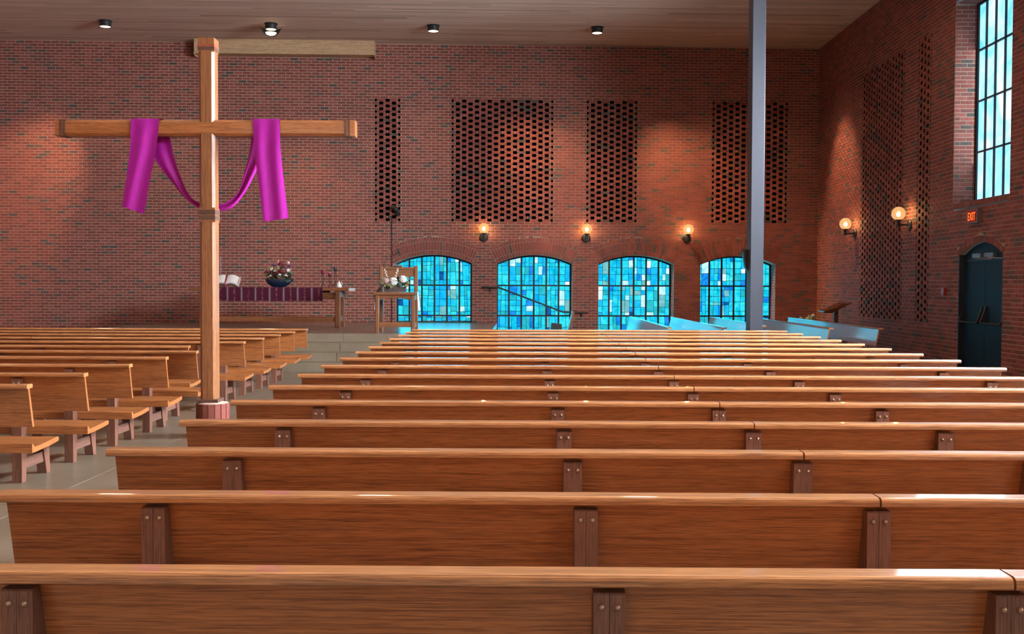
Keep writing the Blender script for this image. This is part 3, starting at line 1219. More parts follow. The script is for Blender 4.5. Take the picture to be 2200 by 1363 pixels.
    for s in (-1, 1):
        o = FB.p(c + s * h, 0, 0)
        laid_bricks(Frame((o[0], o[1], 0), -FB.n, FB.u * (-s)), 0.0, 0.40, z_bot, ar.zs + 0.01, [], bb, mm, None, shift=0.1)
    tag(bb.build('jamb_bricks', 'brick_tones', win), kind='stuff')
    mm.build('jamb_mortar', 'mortar', win)
    MB().quad_box([FB.p(c - h, z_bot - 0.06, 0.0), FB.p(c + h, z_bot - 0.06, 0.0), FB.p(c + h, z_bot - 0.06, W), FB.p(c - h, z_bot - 0.06, W),
                   FB.p(c - h, z_bot, 0.0), FB.p(c + h, z_bot, 0.0), FB.p(c + h, z_bot, W), FB.p(c - h, z_bot, W)]).build('sill', 'floor_concrete', win)


for i, ar in enumerate(ARCHES):
    stained_window(i + 1, ar, 0.62 if i == 0 else 0.07, 100 + i)
# the wall under the first window, level with the platform
mbr, mmo = MB(), MB()
laid_bricks(FB, ARCHES[0].c - 0.912, ARCHES[0].c + 0.912, 0.0, 0.60, [], mbr, mmo, None)
tag(mbr.build('bricks', 'brick_tones', wall_back), kind='stuff')
mmo.build('mortar_strip', 'mortar', wall_back)

# ---- tall clear window in the right wall
win = link('window_5', None)
tag(win, 'tall bright sky blue window high in the right brick wall', 'window', kind='structure')
GXP = XW + REC
ys = [WY0 + (WY1 - WY0) * k / 6 for k in range(7)]
zs = [WZ0, 3.74, 4.575, 5.41, WZ1]
rnd = random.Random(3)
for a, b in zip(ys[:-1], ys[1:]):
    for p, q in zip(zs[:-1], zs[1:]):
        MB().box(GXP, GXP + 0.008, a + 0.006, b - 0.006, p + 0.006, q - 0.006).build('pane', 'sky_glass_%d' % rnd.randint(0, 1), win)
for k, y in enumerate(ys):
    hw = 0.022 if k in (0, 6) else 0.012
    y = min(max(y, WY0 + hw), WY1 - hw)
    MB().box(GXP - 0.03, GXP + 0.012, y - hw, y + hw, WZ0, WZ1).build('mullion', 'frame_black', win)
for k, z in enumerate(zs):
    z = min(max(z, WZ0 + 0.014), WZ1 - 0.014)
    MB().box(GXP - 0.036, GXP + 0.014, WY0, WY1, z - 0.013, z + 0.013).build('glazing_bar', 'frame_black', win)
MB().box(GXP + 0.014, GXP + 0.03, WY0, WY1, WZ0, WZ1).build('outer_sheet', 'frame_black', win)

# ------------------------------------------------------------------ door in the right wall
door = link('door_1', None)
tag(door, 'dark blue double door under a brick arch in the right wall', 'door', kind='structure')
DX = XW + 0.10
y0, y1 = DOOR.c - DOOR.a, DOOR.c + DOOR.a


def door_poly(a, b):
    return clip_poly([(a, 0.0), (b, 0.0), (b, 3.0), (a, 3.0)], DOOR.outline(0.0, 24, 0.0))


for a, b in ((y0, DOOR.c - 0.004), (DOOR.c + 0.004, y1)):
    leaf = MB().box(DX, DX + 0.045, a, b, 0.004, 1.95).build('door_leaf', 'door_paint', door)
    s = 1 if b < DOOR.c + 0.01 else -1
    # panic bar: two pivot arms and a cross bar
    for yy in (a + 0.06, b - 0.06):
        prof = [(0.0, 0.94), (0.0, 1.22), (-0.03, 1.22), (-0.045, 1.14), (-0.085, 1.02), (-0.11, 0.965), (-0.10, 0.94)]
        MB().prism([(DX + p, q) for p, q in prof], 1, yy - 0.022, yy + 0.022).build('panic_arm', 'black_metal', leaf)
    MB().tube([(DX - 0.10, a + 0.05, 0.955), (DX - 0.10, b - 0.05, 0.955)], 0.014, 8).build('panic_bar', 'black_metal', leaf)
    cy = (a + b) / 2 + 0.18 * s
    MB().box(DX - 0.055, DX, cy - 0.15, cy + 0.15, 1.985, 2.05).build('door_closer', 'grey_metal', leaf)
    MB().tube([(DX - 0.05, cy - 0.1, 1.975), (DX - 0.20, cy - 0.30, 1.965), (DX - 0.03, cy - 0.48, 1.955)], 0.009, 6).build('closer_arm', 'grey_metal', leaf)
fan = glass_prism(FR, clip_poly([(y0, 1.955), (y1, 1.955), (y1, 3.0), (y0, 3.0)], DOOR.outline(0.0, 24, 0.0)), -0.10, -0.14)
fan.build('transom_panel', 'door_paint', door)
for yy, s in ((y0, 1), (y1, -1)):
    MB().box(XW + 0.012, DX + 0.06, min(yy, yy + s * 0.03), max(yy, yy + s * 0.03), 0, 2.05).build('door_jamb', 'frame_black', door)
MB().box(DX - 0.015, DX + 0.05, y0, y1, 1.935, 1.965).build('door_head', 'frame_black', door)

# ------------------------------------------------------------------ pews
PEW = {}


def pew_mesh(key, fn):
    if key not in PEW:
        PEW[key] = fn()
    return PEW[key]


def rounded_cap(c0, c1):
    pr = [(-0.082, 0.815), (-0.078, 0.812), (-0.004, 0.812), (0.0, 0.816), (0.0, 0.836), (-0.005, 0.841), (-0.066, 0.841), (-0.073, 0.8395), (-0.079, 0.835), (-0.082, 0.828)]
    return MB().prism(pr, 0, c0, c1)


SEAT_PR = [(0.022, 0.362), (0.022, 0.420), (0.027, 0.426), (0.036, 0.424), (0.058, 0.400), (0.16, 0.403), (0.30, 0.413), (0.405, 0.421), (0.424, 0.416), (0.430, 0.404), (0.424, 0.388), (0.30, 0.374), (0.07, 0.362)]
PANEL_PR = [(-0.030, 0.812), (-0.006, 0.812), (0.056, 0.540), (0.032, 0.540)]
POST_PR = [(-0.068, 0.0), (-0.068, 0.792), (-0.064, 0.796), (-0.0275, 0.796), (0.031, 0.540), (0.034, 0.362), (-0.004, 0.0)]
FLEG_PR = [(0.345, 0.0), (0.250, 0.368), (0.385, 0.384), (0.405, 0.0)]


def make_pew(label, group, loc, rz, sections, posts, bolts=True, rails=True):
    """sections: list of (x0, x1); posts: list of x; local y points to the front of the seat"""
    root = thing('pew', label, 'pew', loc, rz, group)
    xa, xb = sections[0][0], sections[-1][1]
    for (a, b) in sections:
        g0 = 0.0 if a == xa else 0.003
        g1 = 0.0 if b == xb else 0.003
        i0 = 0.018 if a == xa else 0.002
        i1 = 0.018 if b == xb else 0.002
        link('cap_rail', pew_mesh(('cap', a, b, xa, xb), lambda: rounded_cap(a + g0, b - g1).mesh('cap_rail', 'oak_cap')), root)
        link('back_panel', pew_mesh(('pan', a, b, xa, xb), lambda: MB().prism(PANEL_PR, 0, a + i0, b - i1).mesh('back_panel', 'oak_x')), root)
        link('seat', pew_mesh(('seat', a, b, xa, xb), lambda: MB().prism(SEAT_PR, 0, a + i0, b - i1).mesh('seat', 'oak_x')), root)
    hw = 0.0375
    m_post = pew_mesh('post', lambda: MB().prism(POST_PR, 0, -hw, -0.0005).prism(POST_PR, 0, 0.0005, hw).mesh('rear_post', 'leg_wood'))
    m_leg = pew_mesh('leg', lambda: MB().prism(FLEG_PR, 0, -hw, hw).mesh('front_leg', 'leg_wood'))
    m_str = pew_mesh('str', lambda: MB().box(-0.024, 0.024, 0.008, 0.345, 0.098, 0.180).mesh('stretcher', 'leg_wood_y'))
    m_bolt = pew_mesh('bolt', lambda: MB().lathe([(0.0088, 0.002), (0.0088, -0.002), (0.0070, -0.006), (0.0036, -0.0088), (0.0004, -0.0095)], 10, (0, 0, 0), 'Y').mesh('bolt', 'bolt_metal', True))
    for x in posts:
        p = link('rear_post', m_post, root, (x, 0, 0))
        if rails:
            link('front_leg', m_leg, root, (x, 0, 0))
            link('stretcher', m_str, root, (x, 0, 0))
        if bolts:
            for s in (-1, 1):
                link('bolt', m_bolt, p, (s * 0.019, -0.068, 0.763))
    return root


ORD = ['first', 'second', 'third', 'fourth', 'fifth', 'sixth', 'seventh', 'eighth', 'ninth', 'tenth', 'eleventh', 'twelfth', 'thirteenth', 'fourteenth', 'fifteenth', 'sixteenth']
ROW0, ROWS = 2.47, 0.90
XL, XJ, XR = -1.702, 1.142, 4.052
for k in range(16):
    lab = 'long oak pew in the right-hand block, %s row counted from the camera' % ORD[k]
    if k == 0:
        lab = 'long oak pew across the bottom of the photo, nearest row of all'
    if k == 15:
        lab = 'long oak pew in the right-hand block, farthest row, just before the steel column'
    make_pew(lab, 'pews of the right-hand block', (0, ROW0 + ROWS * k, 0), 0, [(XL, XJ), (XJ, XR)], [-1.19, 0.205, XJ, 2.088, 3.535], bolts=k < 7)
XB, XBJ, XBE = -3.326, -6.305, -9.24
for k in range(5, 16):
    right = -3.70 if k == 10 else XB
    n = k - 5
    lab = 'long oak pew in the left-hand block, %s row counted from the camera' % ORD[n]
    if k == 10:
        lab = 'shorter oak pew in the left-hand block, cut back just behind the wooden cross'
    if k == 15:
        lab = 'long oak pew in the left-hand block, farthest row, before the altar steps'
    make_pew(lab, 'pews of the left-hand block', (0, ROW0 + ROWS * k, 0), 0, [(XBE, XBJ), (XBJ, right)], [-8.72, -7.25, XBJ, -5.36, -3.85 if k != 10 else -4.0], bolts=k < 8)
CH = [(2.37, 17.05, 23.1), (3.29, 17.12, 23.1), (4.15, 18.0, 23.1), (5.03, 17.05, 23.0), (5.85, 17.07, 22.9)]
for i, (x, ya, yb) in enumerate(CH):
    L_ = yb - ya
    labs = ['side-facing oak pew gleaming blue, nearest the altar of the five', 'side-facing oak pew gleaming blue, second from the altar', 'side-facing oak pew directly behind the steel column',
            'side-facing oak pew gleaming blue, just right of the steel column', 'side-facing oak pew gleaming blue, closest to the right brick wall']
    make_pew(labs[i], 'pews turned sideways below the windows', (x + 0.0, ya, 0), math.pi / 2, [(0.0, L_ / 2), (L_ / 2, L_)], [0.5, 1.9, L_ / 2, L_ - 1.9, L_ - 0.5], bolts=False)

# ------------------------------------------------------------------ steel column
t = thing('steel_column', 'blue grey painted steel column rising to the ceiling', 'column', (3.6925, 16.55, 0))
MB().cbox(-0.1025, 0.1025, -0.15, 0.15, 0.0, ZC, 0.006).build('shaft', 'column_paint', t)
MB().box(-0.16, 0.16, -0.21, 0.21, 0.0, 0.02).build('base_plate', 'column_paint', t)
sp = MB()
sp.prism([(-0.045, 1.78), (0.0, 1.70), (0.0, 2.04), (-0.075, 2.07), (-0.085, 2.0)], 1, 0.02, 0.12)
o = sp.build('column_speaker', 'black_metal')
o.location = (3.59, 16.55, 0.05)
tag(o, 'small dark speaker fixed to the left side of the steel column', 'speaker')

# ------------------------------------------------------------------ processional cross with base and sash
CX, CY = -3.113, 10.25
t = thing('wooden_cross', 'tall oak cross standing in the aisle on a brick foot', 'cross', (CX, CY, 0))
S, C = 0.0785, 0.026
SQ = [(-S, -S), (S, -S), (S, S), (-S, S)]
OCT = [(-S + C, -S), (S - C, -S), (S, -S + C), (S, S - C), (S - C, S), (-S + C, S), (-S, S - C), (-S, -S + C)]


def shaft(segs, axis):
    """segments (from, to, chamfered) along axis 2 (shaft) or 0 (beam)"""
    mb = MB()
    for a, b, kind in segs:
        if axis == 2:
            mb.prism(OCT if kind else SQ, 2, a, b, (0, 1))
        else:
            mb.prism(OCT if kind else SQ, 0, a, b, (1, 2))
    return mb


BZ = 3.056
shaft([(0.36, 2.135, True), (2.135, 2.275, False), (2.275, 3.80, True), (3.80, 3.935, False)], 2).build('upright', 'oak_z', t)
bm = shaft([(-1.50, -1.395, False), (-1.395, 1.395, True), (1.395, 1.50, False)], 0)
beam = bm.build('crossbeam', 'oak_x', t)
beam.location = (-0.019, 0, BZ)
beam.scale = (0.985, 1.004, 1.0)
for z0, z1 in ((2.158, 2.198), (2.208, 2.252), (3.816, 3.848)):
    MB().box(-S - 0.004, S + 0.004, -S - 0.004, S + 0.004, z0, z1).build('inlay_band', 'band_wood', t)
MB().box(-S - 0.003, S + 0.003, -S - 0.003, S + 0.003, 3.850, 3.872).build('inlay_band', 'red_tile_wood', t)
for s in (-1, 1):
    for a, b in ((1.395, 1.418), (1.428, 1.452)):
        x0, x1 = sorted((s * a, s * b))
        MB().box(x0, x1, -S - 0.003, S + 0.003, -S - 0.003, S + 0.003).build('inlay_band', 'band_wood', beam)
MB().box(-0.105, 0.105, -0.105, 0.105, 0.352, 0.382).build('foot_plate', 'band_wood', t)

t = thing('cross_base', 'round foot of upright bricks at the bottom of the cross', 'base', (CX + 0.026, CY, 0))
nb = 16
core = MB().lathe([(0.150, 0.0), (0.150, 0.340), (0.10, 0.352)], 32)
core.build('mortar_core', 'mortar', t)
for ringz in ((0.003, 0.165), (0.172, 0.335)):
    for i in range(nb):
        a0, a1 = 2 * math.pi * (i + 0.07) / nb, 2 * math.pi * (i + 0.93) / nb
        r0, r1 = 0.135, 0.163
        pts = []
        for z in ringz:
            top = 0.006 if z > 0.3 else 0
            for (rr, aa) in ((r0, a0), (r1, a0), (r1, a1), (r0, a1)):
                pts.append((rr * math.cos(aa), rr * math.sin(aa), z + (top if rr == r0 else 0)))
        MB().quad_box(pts).build('brick', 'brick_single', t)


def ribbon(mb, left, right, n=40, m=10, wave=0.010, waves=2.3, ph=0.0, thick=0.004):
    """a strip of cloth between two edge polylines of 3D points, with soft folds across"""
    def samp(pl, tt):
        x = tt * (len(pl) - 1)
        i = min(int(x), len(pl) - 2)
        f = x - i
        p0, p1, p2, p3 = pl[max(i - 1, 0)], pl[i], pl[i + 1], pl[min(i + 2, len(pl) - 1)]
        return [0.5 * ((2 * p1[k]) + (-p0[k] + p2[k]) * f + (2 * p0[k] - 5 * p1[k] + 4 * p2[k] - p3[k]) * f * f + (-p0[k] + 3 * p1[k] - 3 * p2[k] + p3[k]) * f ** 3) for k in range(3)]
    for side in (0, 1):
        rows = []
        for i in range(n + 1):
            tt = i / n
            a, b = samp(left, tt), samp(right, tt)
            r = []
            for j in range(m + 1):
                s = j / m
                w = wave * math.sin(waves * 2 * math.pi * s + ph + 2.0 * tt) * min(1, tt * 3 + 0.15)
                r.append((a[0] + (b[0] - a[0]) * s, a[1] + (b[1] - a[1]) * s + w + side * thick, a[2] + (b[2] - a[2]) * s))
            rows.append(r)
        mb.grid(rows)
    return mb


t = thing('purple_sash', 'shiny purple cloth draped over the arms of the cross', 'cloth', (0, 0, 0))
fy, by, zt = CY - S - 0.014, CY + S + 0.012, BZ + S + 0.006
fl, fr_ = [(-3.852, fy, zt), (-3.862, fy - 0.006, 2.86), (-3.895, fy - 0.012, 2.58), (-3.945, fy - 0.012, 2.285)], [(-3.572, fy, zt), (-3.600, fy - 0.006, 2.86), (-3.660, fy - 0.012, 2.55), (-3.722, fy - 0.012, 2.205)]
ribbon(MB(), fl, fr_, 40, 14, 0.009, 1.4, 0.4).build('left_tail', 'purple_satin', t, True)
fl, fr_ = [(-2.650, fy, zt), (-2.640, fy - 0.006, 2.84), (-2.592, fy - 0.012, 2.50), (-2.548, fy - 0.012, 2.135)], [(-2.388, fy, zt), (-2.378, fy - 0.006, 2.84), (-2.345, fy - 0.012, 2.5), (-2.302, fy - 0.012, 2.172)]
ribbon(MB(), fl, fr_, 40, 14, 0.009, 1.6, 2.0).build('right_tail', 'purple_satin', t, True)
for (a0, b0, a1, b1) in ((-3.852, -3.572, -3.83, -3.56), (-2.650, -2.388, -2.66, -2.40)):
    rows = []
    for (q, z) in ((0.0, 0.0), (0.25, 0.008), (0.5, 0.010), (0.75, 0.008), (1.0, 0.0)):
        rows.append([(a0 + (a1 - a0) * q + (b0 - a0 + ((b1 - a1) - (b0 - a0)) * q) * s / 8, fy + (by - fy) * q, zt + z) for s in range(9)])
    MB().grid(rows).build('fold_over_beam', 'purple_satin', t, True)
Z0 = 240


def swag_pt(px, py):
    """point of the swag read from the picture, on the plane just behind the cross"""
    d = _fw + _r2 * ((230 + px / 5.366 - 1100) / F_PX) - _u2 * ((240 + py / 5.366 - 681.5) / F_PX)
    k = (by + 0.01) / d.y
    return (d.x * k, by + 0.01, d.z * k + HC)


low = [swag_pt(*p) for p in ((430, 150), (520, 470), (610, 640), (760, 835), (900, 1005), (1085, 1135), (1180, 1165), (1265, 1160), (1440, 1105), (1580, 940), (1690, 740), (1790, 500), (1850, 150))]
upp = [swag_pt(*p) for p in ((716, 150), (718, 260), (770, 500), (850, 750), (960, 975), (1085, 1062), (1180, 1088), (1265, 1085), (1400, 1035), (1520, 915), (1590, 690), (1645, 460), (1685, 150))]
ribbon(MB(), low, upp, 72, 14, 0.016, 1.5, 1.0).build('swag', 'purple_satin', t, True)

# ------------------------------------------------------------------ altar and what stands on it
AX, AY, AZ = -5.325, 21.62, 0.62
t = thing('altar_table', 'long wooden altar table on the platform under a woven runner', 'altar', (AX, AY, AZ))
MB().cbox(-1.69, 1.69, 0.0, 0.80, 0.775, 0.838, 0.006).build('table_top', 'altar_wood', t)
MB().box(-1.38, 1.38, 0.10, 0.14, 0.60, 0.74).build('apron', 'altar_wood', t)
MB().box(-1.38, 1.38, 0.66, 0.70, 0.60, 0.74).build('apron', 'altar_wood', t)
for sx in (-1, 1):
    for yy in (0.04, 0.56):
        MB().cbox(sx * 1.43 - 0.052, sx * 1.43 + 0.052, yy, yy + 0.10, 0.0, 0.775, 0.014).build('leg', 'altar_wood_z', t)
    MB().box(sx * 1.43 - 0.03, sx * 1.43 + 0.03, 0.10, 0.60, 0.64, 0.75).build('side_rail', 'altar_wood', t)
    MB().box(sx * 1.43 - 0.03, sx * 1.43 + 0.03, 0.10, 0.60, 0.125, 0.235).build('side_rail', 'altar_wood', t)
    for zz in ((0.60, 0.75), (0.125, 0.24)):
        MB().box(sx * 1.50 - 0.012, sx * 1.50 + 0.012, 0.60, 0.63, zz[0], zz[1]).build('tenon_end', 'altar_wood_z', t)
MB().box(-1.38, 1.38, 0.07, 0.13, 0.125, 0.235).build('stretcher', 'altar_wood', t)
# card at the end of the table
o = MB().box(-3.645, -3.515, AY - 0.02, AY + 0.0, 1.395, 1.455).build('end_card', 'white_cloth')
tag(o, 'small white card at the right end of the altar table', 'card')
# runner
t = thing('altar_runner', 'plum woven runner with pale stripes hanging over the altar front', 'cloth', (AX, AY, AZ))
x0, x1 = -1.20, 1.13
path = [(0.82, 0.66), (0.82, 0.842), (0.78, 0.8455), (0.4, 0.8455), (0.02, 0.8455), (-0.008, 0.842), (-0.012, 0.80), (-0.013, 0.70), (-0.012, 0.562)]
for side in (0, 1):
    pass
mb = MB()
rows = []
for (y, z) in path:
    rows.append([(x0 + (x1 - x0) * i / 48, y - 0.003 * math.sin(i * 0.9) * (1 if z < 0.8 else 0), z + (0.004 * math.sin(i * 0.37) if z < 0.6 else 0)) for i in range(49)])
mb.grid(rows)
mb.build('cloth', 'woven_runner', t)
fr_mb = MB()
for i in range(90):
    x = x0 + (x1 - x0) * (i + 0.5) / 90
    fr_mb.box(x - 0.004, x + 0.004, -0.014, -0.011, 0.548, 0.563)
tag(fr_mb.build('fringe', 'candle_dark', t), kind='stuff')
TOP = AZ + 0.8475
# book on its stand
t = thing('open_book', 'large open book with red ribbon on a low stand on the altar', 'book', (-6.29, AY + 0.16, TOP))
rows_l, rows_r = [], []
for i in range(9):
    s = i / 8
    hz = 0.045 * math.sin(math.pi * (0.15 + 0.75 * s)) - 0.05 * s * s
    rows_r.append([(0.01 + 0.27 * s, 0.0, 0.072 + hz), (0.01 + 0.27 * s - 0.035 * 0, 0.20, 0.225 + hz)])
    rows_l.append([(-0.01 - 0.27 * s, 0.0, 0.072 + hz), (-0.01 - 0.27 * s, 0.20, 0.225 + hz)])


def block(rows, dz):
    mb = MB()
    mb.grid(rows)
    mb.grid([[(p[0], p[1] + 0.012, p[2] - dz) for p in r] for r in rows])
    n, w = len(rows), 2
    for i in range(n - 1):
        for j in (0, 1):
            a, b = i * w + j, (i + 1) * w + j
            mb.f.append((a, b, b + n * w, a + n * w))
    for i in (0, n - 1):
        mb.f.append((i * w, i * w + 1, i * w + 1 + n * w, i * w + n * w))
    return mb


block(rows_r, 0.03).build('pages', 'paper', t)
block(rows_l, 0.03).build('pages', 'paper', t)
mb = MB()
for s in (-1, 1):
    mb.quad_box([(s * 0.275, 0.0, -0.005 + 0.06), (s * 0.285, 0.0, 0.055), (s * 0.285, 0.21, 0.205), (s * 0.275, 0.21, 0.205), (s * 0.278, 0.0, 0.085), (s * 0.288, 0.0, 0.085), (s * 0.288, 0.21, 0.235), (s * 0.278, 0.21, 0.235)])
mb.build('cover_edge', 'page_edge', t)
MB().quad_box([(-0.012, -0.006, 0.085), (0.014, -0.006, 0.085), (0.012, 0.2, 0.262), (-0.02, 0.2, 0.262), (-0.012, -0.004, 0.09), (0.014, -0.004, 0.09), (0.012, 0.2, 0.268), (-0.02, 0.2, 0.268)]).build('ribbon', 'ribbon_dark', t)
MB().tube([(0.0, -0.006, 0.088), (0.008, -0.014, 0.05), (0.022, -0.022, 0.004)], [0.009, 0.011, 0.014], 6).build('ribbon_tail', 'ribbon', t)
MB().prism([(0.0, 0.0), (0.02, 0.055), (0.20, 0.19), (0.22, 0.19), (0.22, 0.0)], 0, -0.17, 0.17).build('stand', 'band_wood', t)
# tall candle behind the book
t = thing('tall_candle', 'tall pale candle standing behind the open book', 'candle', (-6.50, AY + 0.55, TOP))
MB().lathe([(0.05, 0.0), (0.05, 0.012), (0.018, 0.02), (0.016, 0.05)], 14).build('holder', 'black_metal', t, True)
MB().lathe([(0.0, 0.05), (0.0145, 0.05), (0.0145, 0.655), (0.0, 0.66)], 12).build('wax', 'candle_mauve', t, True)


def leaf_mesh(name, mat, length, width, bend=0.25):
    rows = []
    for i in range(6):
        s = i / 5
        w = width * math.sin(math.pi * min(1, 0.08 + 0.92 * s)) ** 0.8 * 0.5 if i < 5 else 0.001
        x = length * s
        z = -bend * length * s * s
        rows.append([(x, -w, z + w * 0.25), (x, 0, z), (x, w, z + w * 0.25)])
    return MB().grid(rows).mesh(name, mat, True)


LEAF = {}


def leaf(parent, mat, p, yaw, pitch, length, width, name='leaf'):
    k = (mat, round(width / length, 1))
    if k not in LEAF:
        LEAF[k] = leaf_mesh('leaf', mat, 1.0, k[1])
    o = link(name, LEAF[k], parent, p)
    o.rotation_euler = (0, -pitch, yaw)
    o.scale = (length, length, length)
    return o


FLW = {}


def bloom_mesh(kind, mat):
    mb = MB()
    rnd = random.Random(5)
    if kind == 'tulip':
        mb.lathe([(0.0, 0.0), (0.7, 0.25), (1.0, 0.8), (0.95, 1.4), (0.62, 2.0), (0.35, 2.05), (0.5, 1.5), (0.0, 0.9)], 12)
    elif kind == 'rose':
        for i in range(22):
            a, rr = i * 2.4, 0.25 + 0.75 * (i / 22)
            c = (rr * 0.75 * math.cos(a), rr * 0.75 * math.sin(a), 0.9 - 0.55 * (i / 22))
            mb.sphere(c, 0.42, 8, 5, (1, 1, 0.75))
    elif kind == 'ball':
        for i in range(60):
            z = 1 - 2 * (i + 0.5) / 60
            r = math.sqrt(1 - z * z)
            a = i * 2.39996
            mb.sphere((0.86 * r * math.cos(a), 0.86 * r * math.sin(a), 0.86 * z), 0.27, 7, 4)
    elif kind == 'spike':
        for i in range(16):
            a = i * 2.1
            mb.sphere((0.25 * math.cos(a), 0.25 * math.sin(a), i * 0.75), 0.5 - 0.018 * i, 6, 4)
    return mb.mesh('bloom', mat, True)


def bloom(parent, kind, mat, p, size, rot=(0, 0, 0), name='bloom'):
    k = (kind, mat)
    if k not in FLW:
        FLW[k] = bloom_mesh(kind, mat)
    o = link(name, FLW[k], parent, p)
    o.scale = (size, size, size)
    o.rotation_euler = rot
    return o


# bowl of flowers on the altar
t = thing('altar_flowers', 'dark blue crescent bowl of red and white flowers on the altar', 'flowers', (-5.19, AY + 0.32, TOP))
prof = [(0.10, 0.0), (0.145, 0.012), (0.205, 0.045), (0.255, 0.10), (0.292, 0.17), (0.278, 0.17), (0.24, 0.105), (0.18, 0.05), (0.0, 0.025)]
MB().lathe(prof, 32, (0, 0, 0), 'Z', 1.0, 0.42).build('bowl', 'bowl_glaze', t, True)
rnd = random.Random(21)
for i in range(90):
    a = rnd.uniform(0, 2 * math.pi)
    x = rnd.uniform(-0.25, 0.25)
    leaf(t, rnd.choice(('leaf_green', 'leaf_olive', 'leaf_dark', 'leaf_grey')), (x, rnd.uniform(-0.08, 0.06), 0.15 + rnd.uniform(0, 0.20) * (1 - abs(x) * 2.5)), a, rnd.uniform(-0.4, 1.3), rnd.uniform(0.09, 0.18), 0.06 * rnd.uniform(0.7, 1.3))
for (x, z, kind, mat, s) in ((-0.13, 0.30, 'tulip', 'petal_white', 0.034), (0.02, 0.185, 'tulip', 'petal_white', 0.036), (0.19, 0.30, 'tulip', 'petal_white', 0.034), (0.20, 0.46, 'tulip', 'petal_pink', 0.030),
                             (0.16, 0.20, 'rose', 'petal_white', 0.045), (-0.22, 0.27, 'rose', 'petal_red', 0.05), (0.06, 0.44, 'rose', 'petal_red', 0.055), (0.09, 0.28, 'rose', 'petal_red', 0.055), (-0.02, 0.26, 'rose', 'petal_red', 0.04),
                             (-0.09, 0.42, 'rose', 'petal_plum', 0.045), (0.26, 0.40, 'rose', 'petal_plum', 0.04), (-0.16, 0.20, 'rose', 'petal_pink', 0.035), (-0.26, 0.22, 'rose', 'leaf_olive', 0.04), (0.24, 0.24, 'rose', 'petal_plum', 0.04), (-0.06, 0.22, 'rose', 'petal_red', 0.035), (-0.18, 0.36, 'rose', 'leaf_olive', 0.035), (0.0, 0.34, 'rose', 'leaf_olive', 0.04), (0.14, 0.38, 'rose', 'petal_plum', 0.035), (-0.05, 0.30, 'rose', 'petal_pink', 0.03), (0.28, 0.26, 'rose', 'leaf_green', 0.035)):
    bloom(t, kind, mat, (x, -0.08 + 0.04 * math.sin(x * 40), z + 0.02), s * 1.22, (0.25 * math.sin(x * 31), x * 1.5, 0))
    MB().tube([(x * 0.5, 0, 0.10), (x, -0.05, z)], 0.004, 5).build('stem', 'leaf_green', t)
for (x, z, h) in ((0.005, 0.32, 0.27), (-0.12, 0.30, 0.16), (0.11, 0.28, 0.18), (-0.20, 0.24, 0.15), (0.24, 0.28, 0.13)):
    MB().tube([(x * 0.9, -0.03, z - 0.12), (x * 1.12, -0.04, z + h)], [0.007, 0.014], 6).build('dried_spike', 'straw' if abs(x) > 0.02 else 'petal_pink', t)

# candles on twisted iron holders and the cruet
for i, (x, zt_, mat, dark) in enumerate(((-4.245, 0.285, 'candle_red', 'leftmost'), (-4.095, 0.235, 'candle_red', 'lowest'), (-3.985, 0.35, 'candle_dark', 'tallest'))):
    lab = ('dark red candle on an iron holder, leftmost of the three on the altar', 'dark red candle on the lowest iron holder on the altar', 'dark blue candle on the tallest iron holder on the altar')[i]
    t = thing('candle_holder', lab, 'candle', (x, AY + 0.30, TOP), 0, 'iron candle holders on the altar')
    for k in range(3):
        a = k * 2.094 + 0.5
        pts = [(0.052 * math.cos(a), 0.052 * math.sin(a), 0.004), (0.044 * math.cos(a), 0.044 * math.sin(a), 0.035), (0.025 * math.cos(a), 0.025 * math.sin(a), 0.062), (0.0, 0.0, 0.07)]
        MB().tube(pts, 0.007, 6).build('foot', 'black_metal', t)
    for s in (-1, 1):
        pts = [(s * 0.024 * math.sin(math.pi * q / 10), 0, 0.07 + (zt_ - 0.075) * q / 10) for q in range(11)]
        MB().tube(pts, 0.0075, 6).build('stem_rod', 'black_metal', t)
    MB().lathe([(0.0, zt_ - 0.012), (0.03, zt_ - 0.008), (0.034, zt_), (0.0, zt_ + 0.002)], 14).build('drip_pan', 'black_metal', t)
    MB().lathe([(0.0, zt_), (0.034, zt_), (0.035, zt_ + 0.07), (0.028, zt_ + 0.075), (0.0, zt_ + 0.068)], 16).build('wax', mat, t, True)
    MB().tube([(0, 0, zt_ + 0.066), (0.001, 0, zt_ + 0.095)], 0.002, 5).build('wick', 'candle_white', t)
t = thing('cruet', 'small white pitcher with handle near the right end of the altar', 'pitcher', (-3.885, AY + 0.20, TOP))
MB().lathe([(0.0, 0.0), (0.052, 0.0), (0.055, 0.012), (0.05, 0.05), (0.034, 0.085), (0.022, 0.10), (0.020, 0.112), (0.012, 0.122), (0.004, 0.135), (0.0, 0.138)], 18).build('body', 'ceramic', t, True)
MB().tube([(0.03, 0, 0.09), (0.06, 0, 0.112), (0.072, 0, 0.085), (0.06, 0, 0.055), (0.045, 0, 0.045)], 0.007, 7).build('handle', 'ceramic', t, True)
MB().tube([(-0.025, 0, 0.07), (-0.048, 0, 0.095)], [0.013, 0.008], 8).build('spout', 'ceramic', t, True)

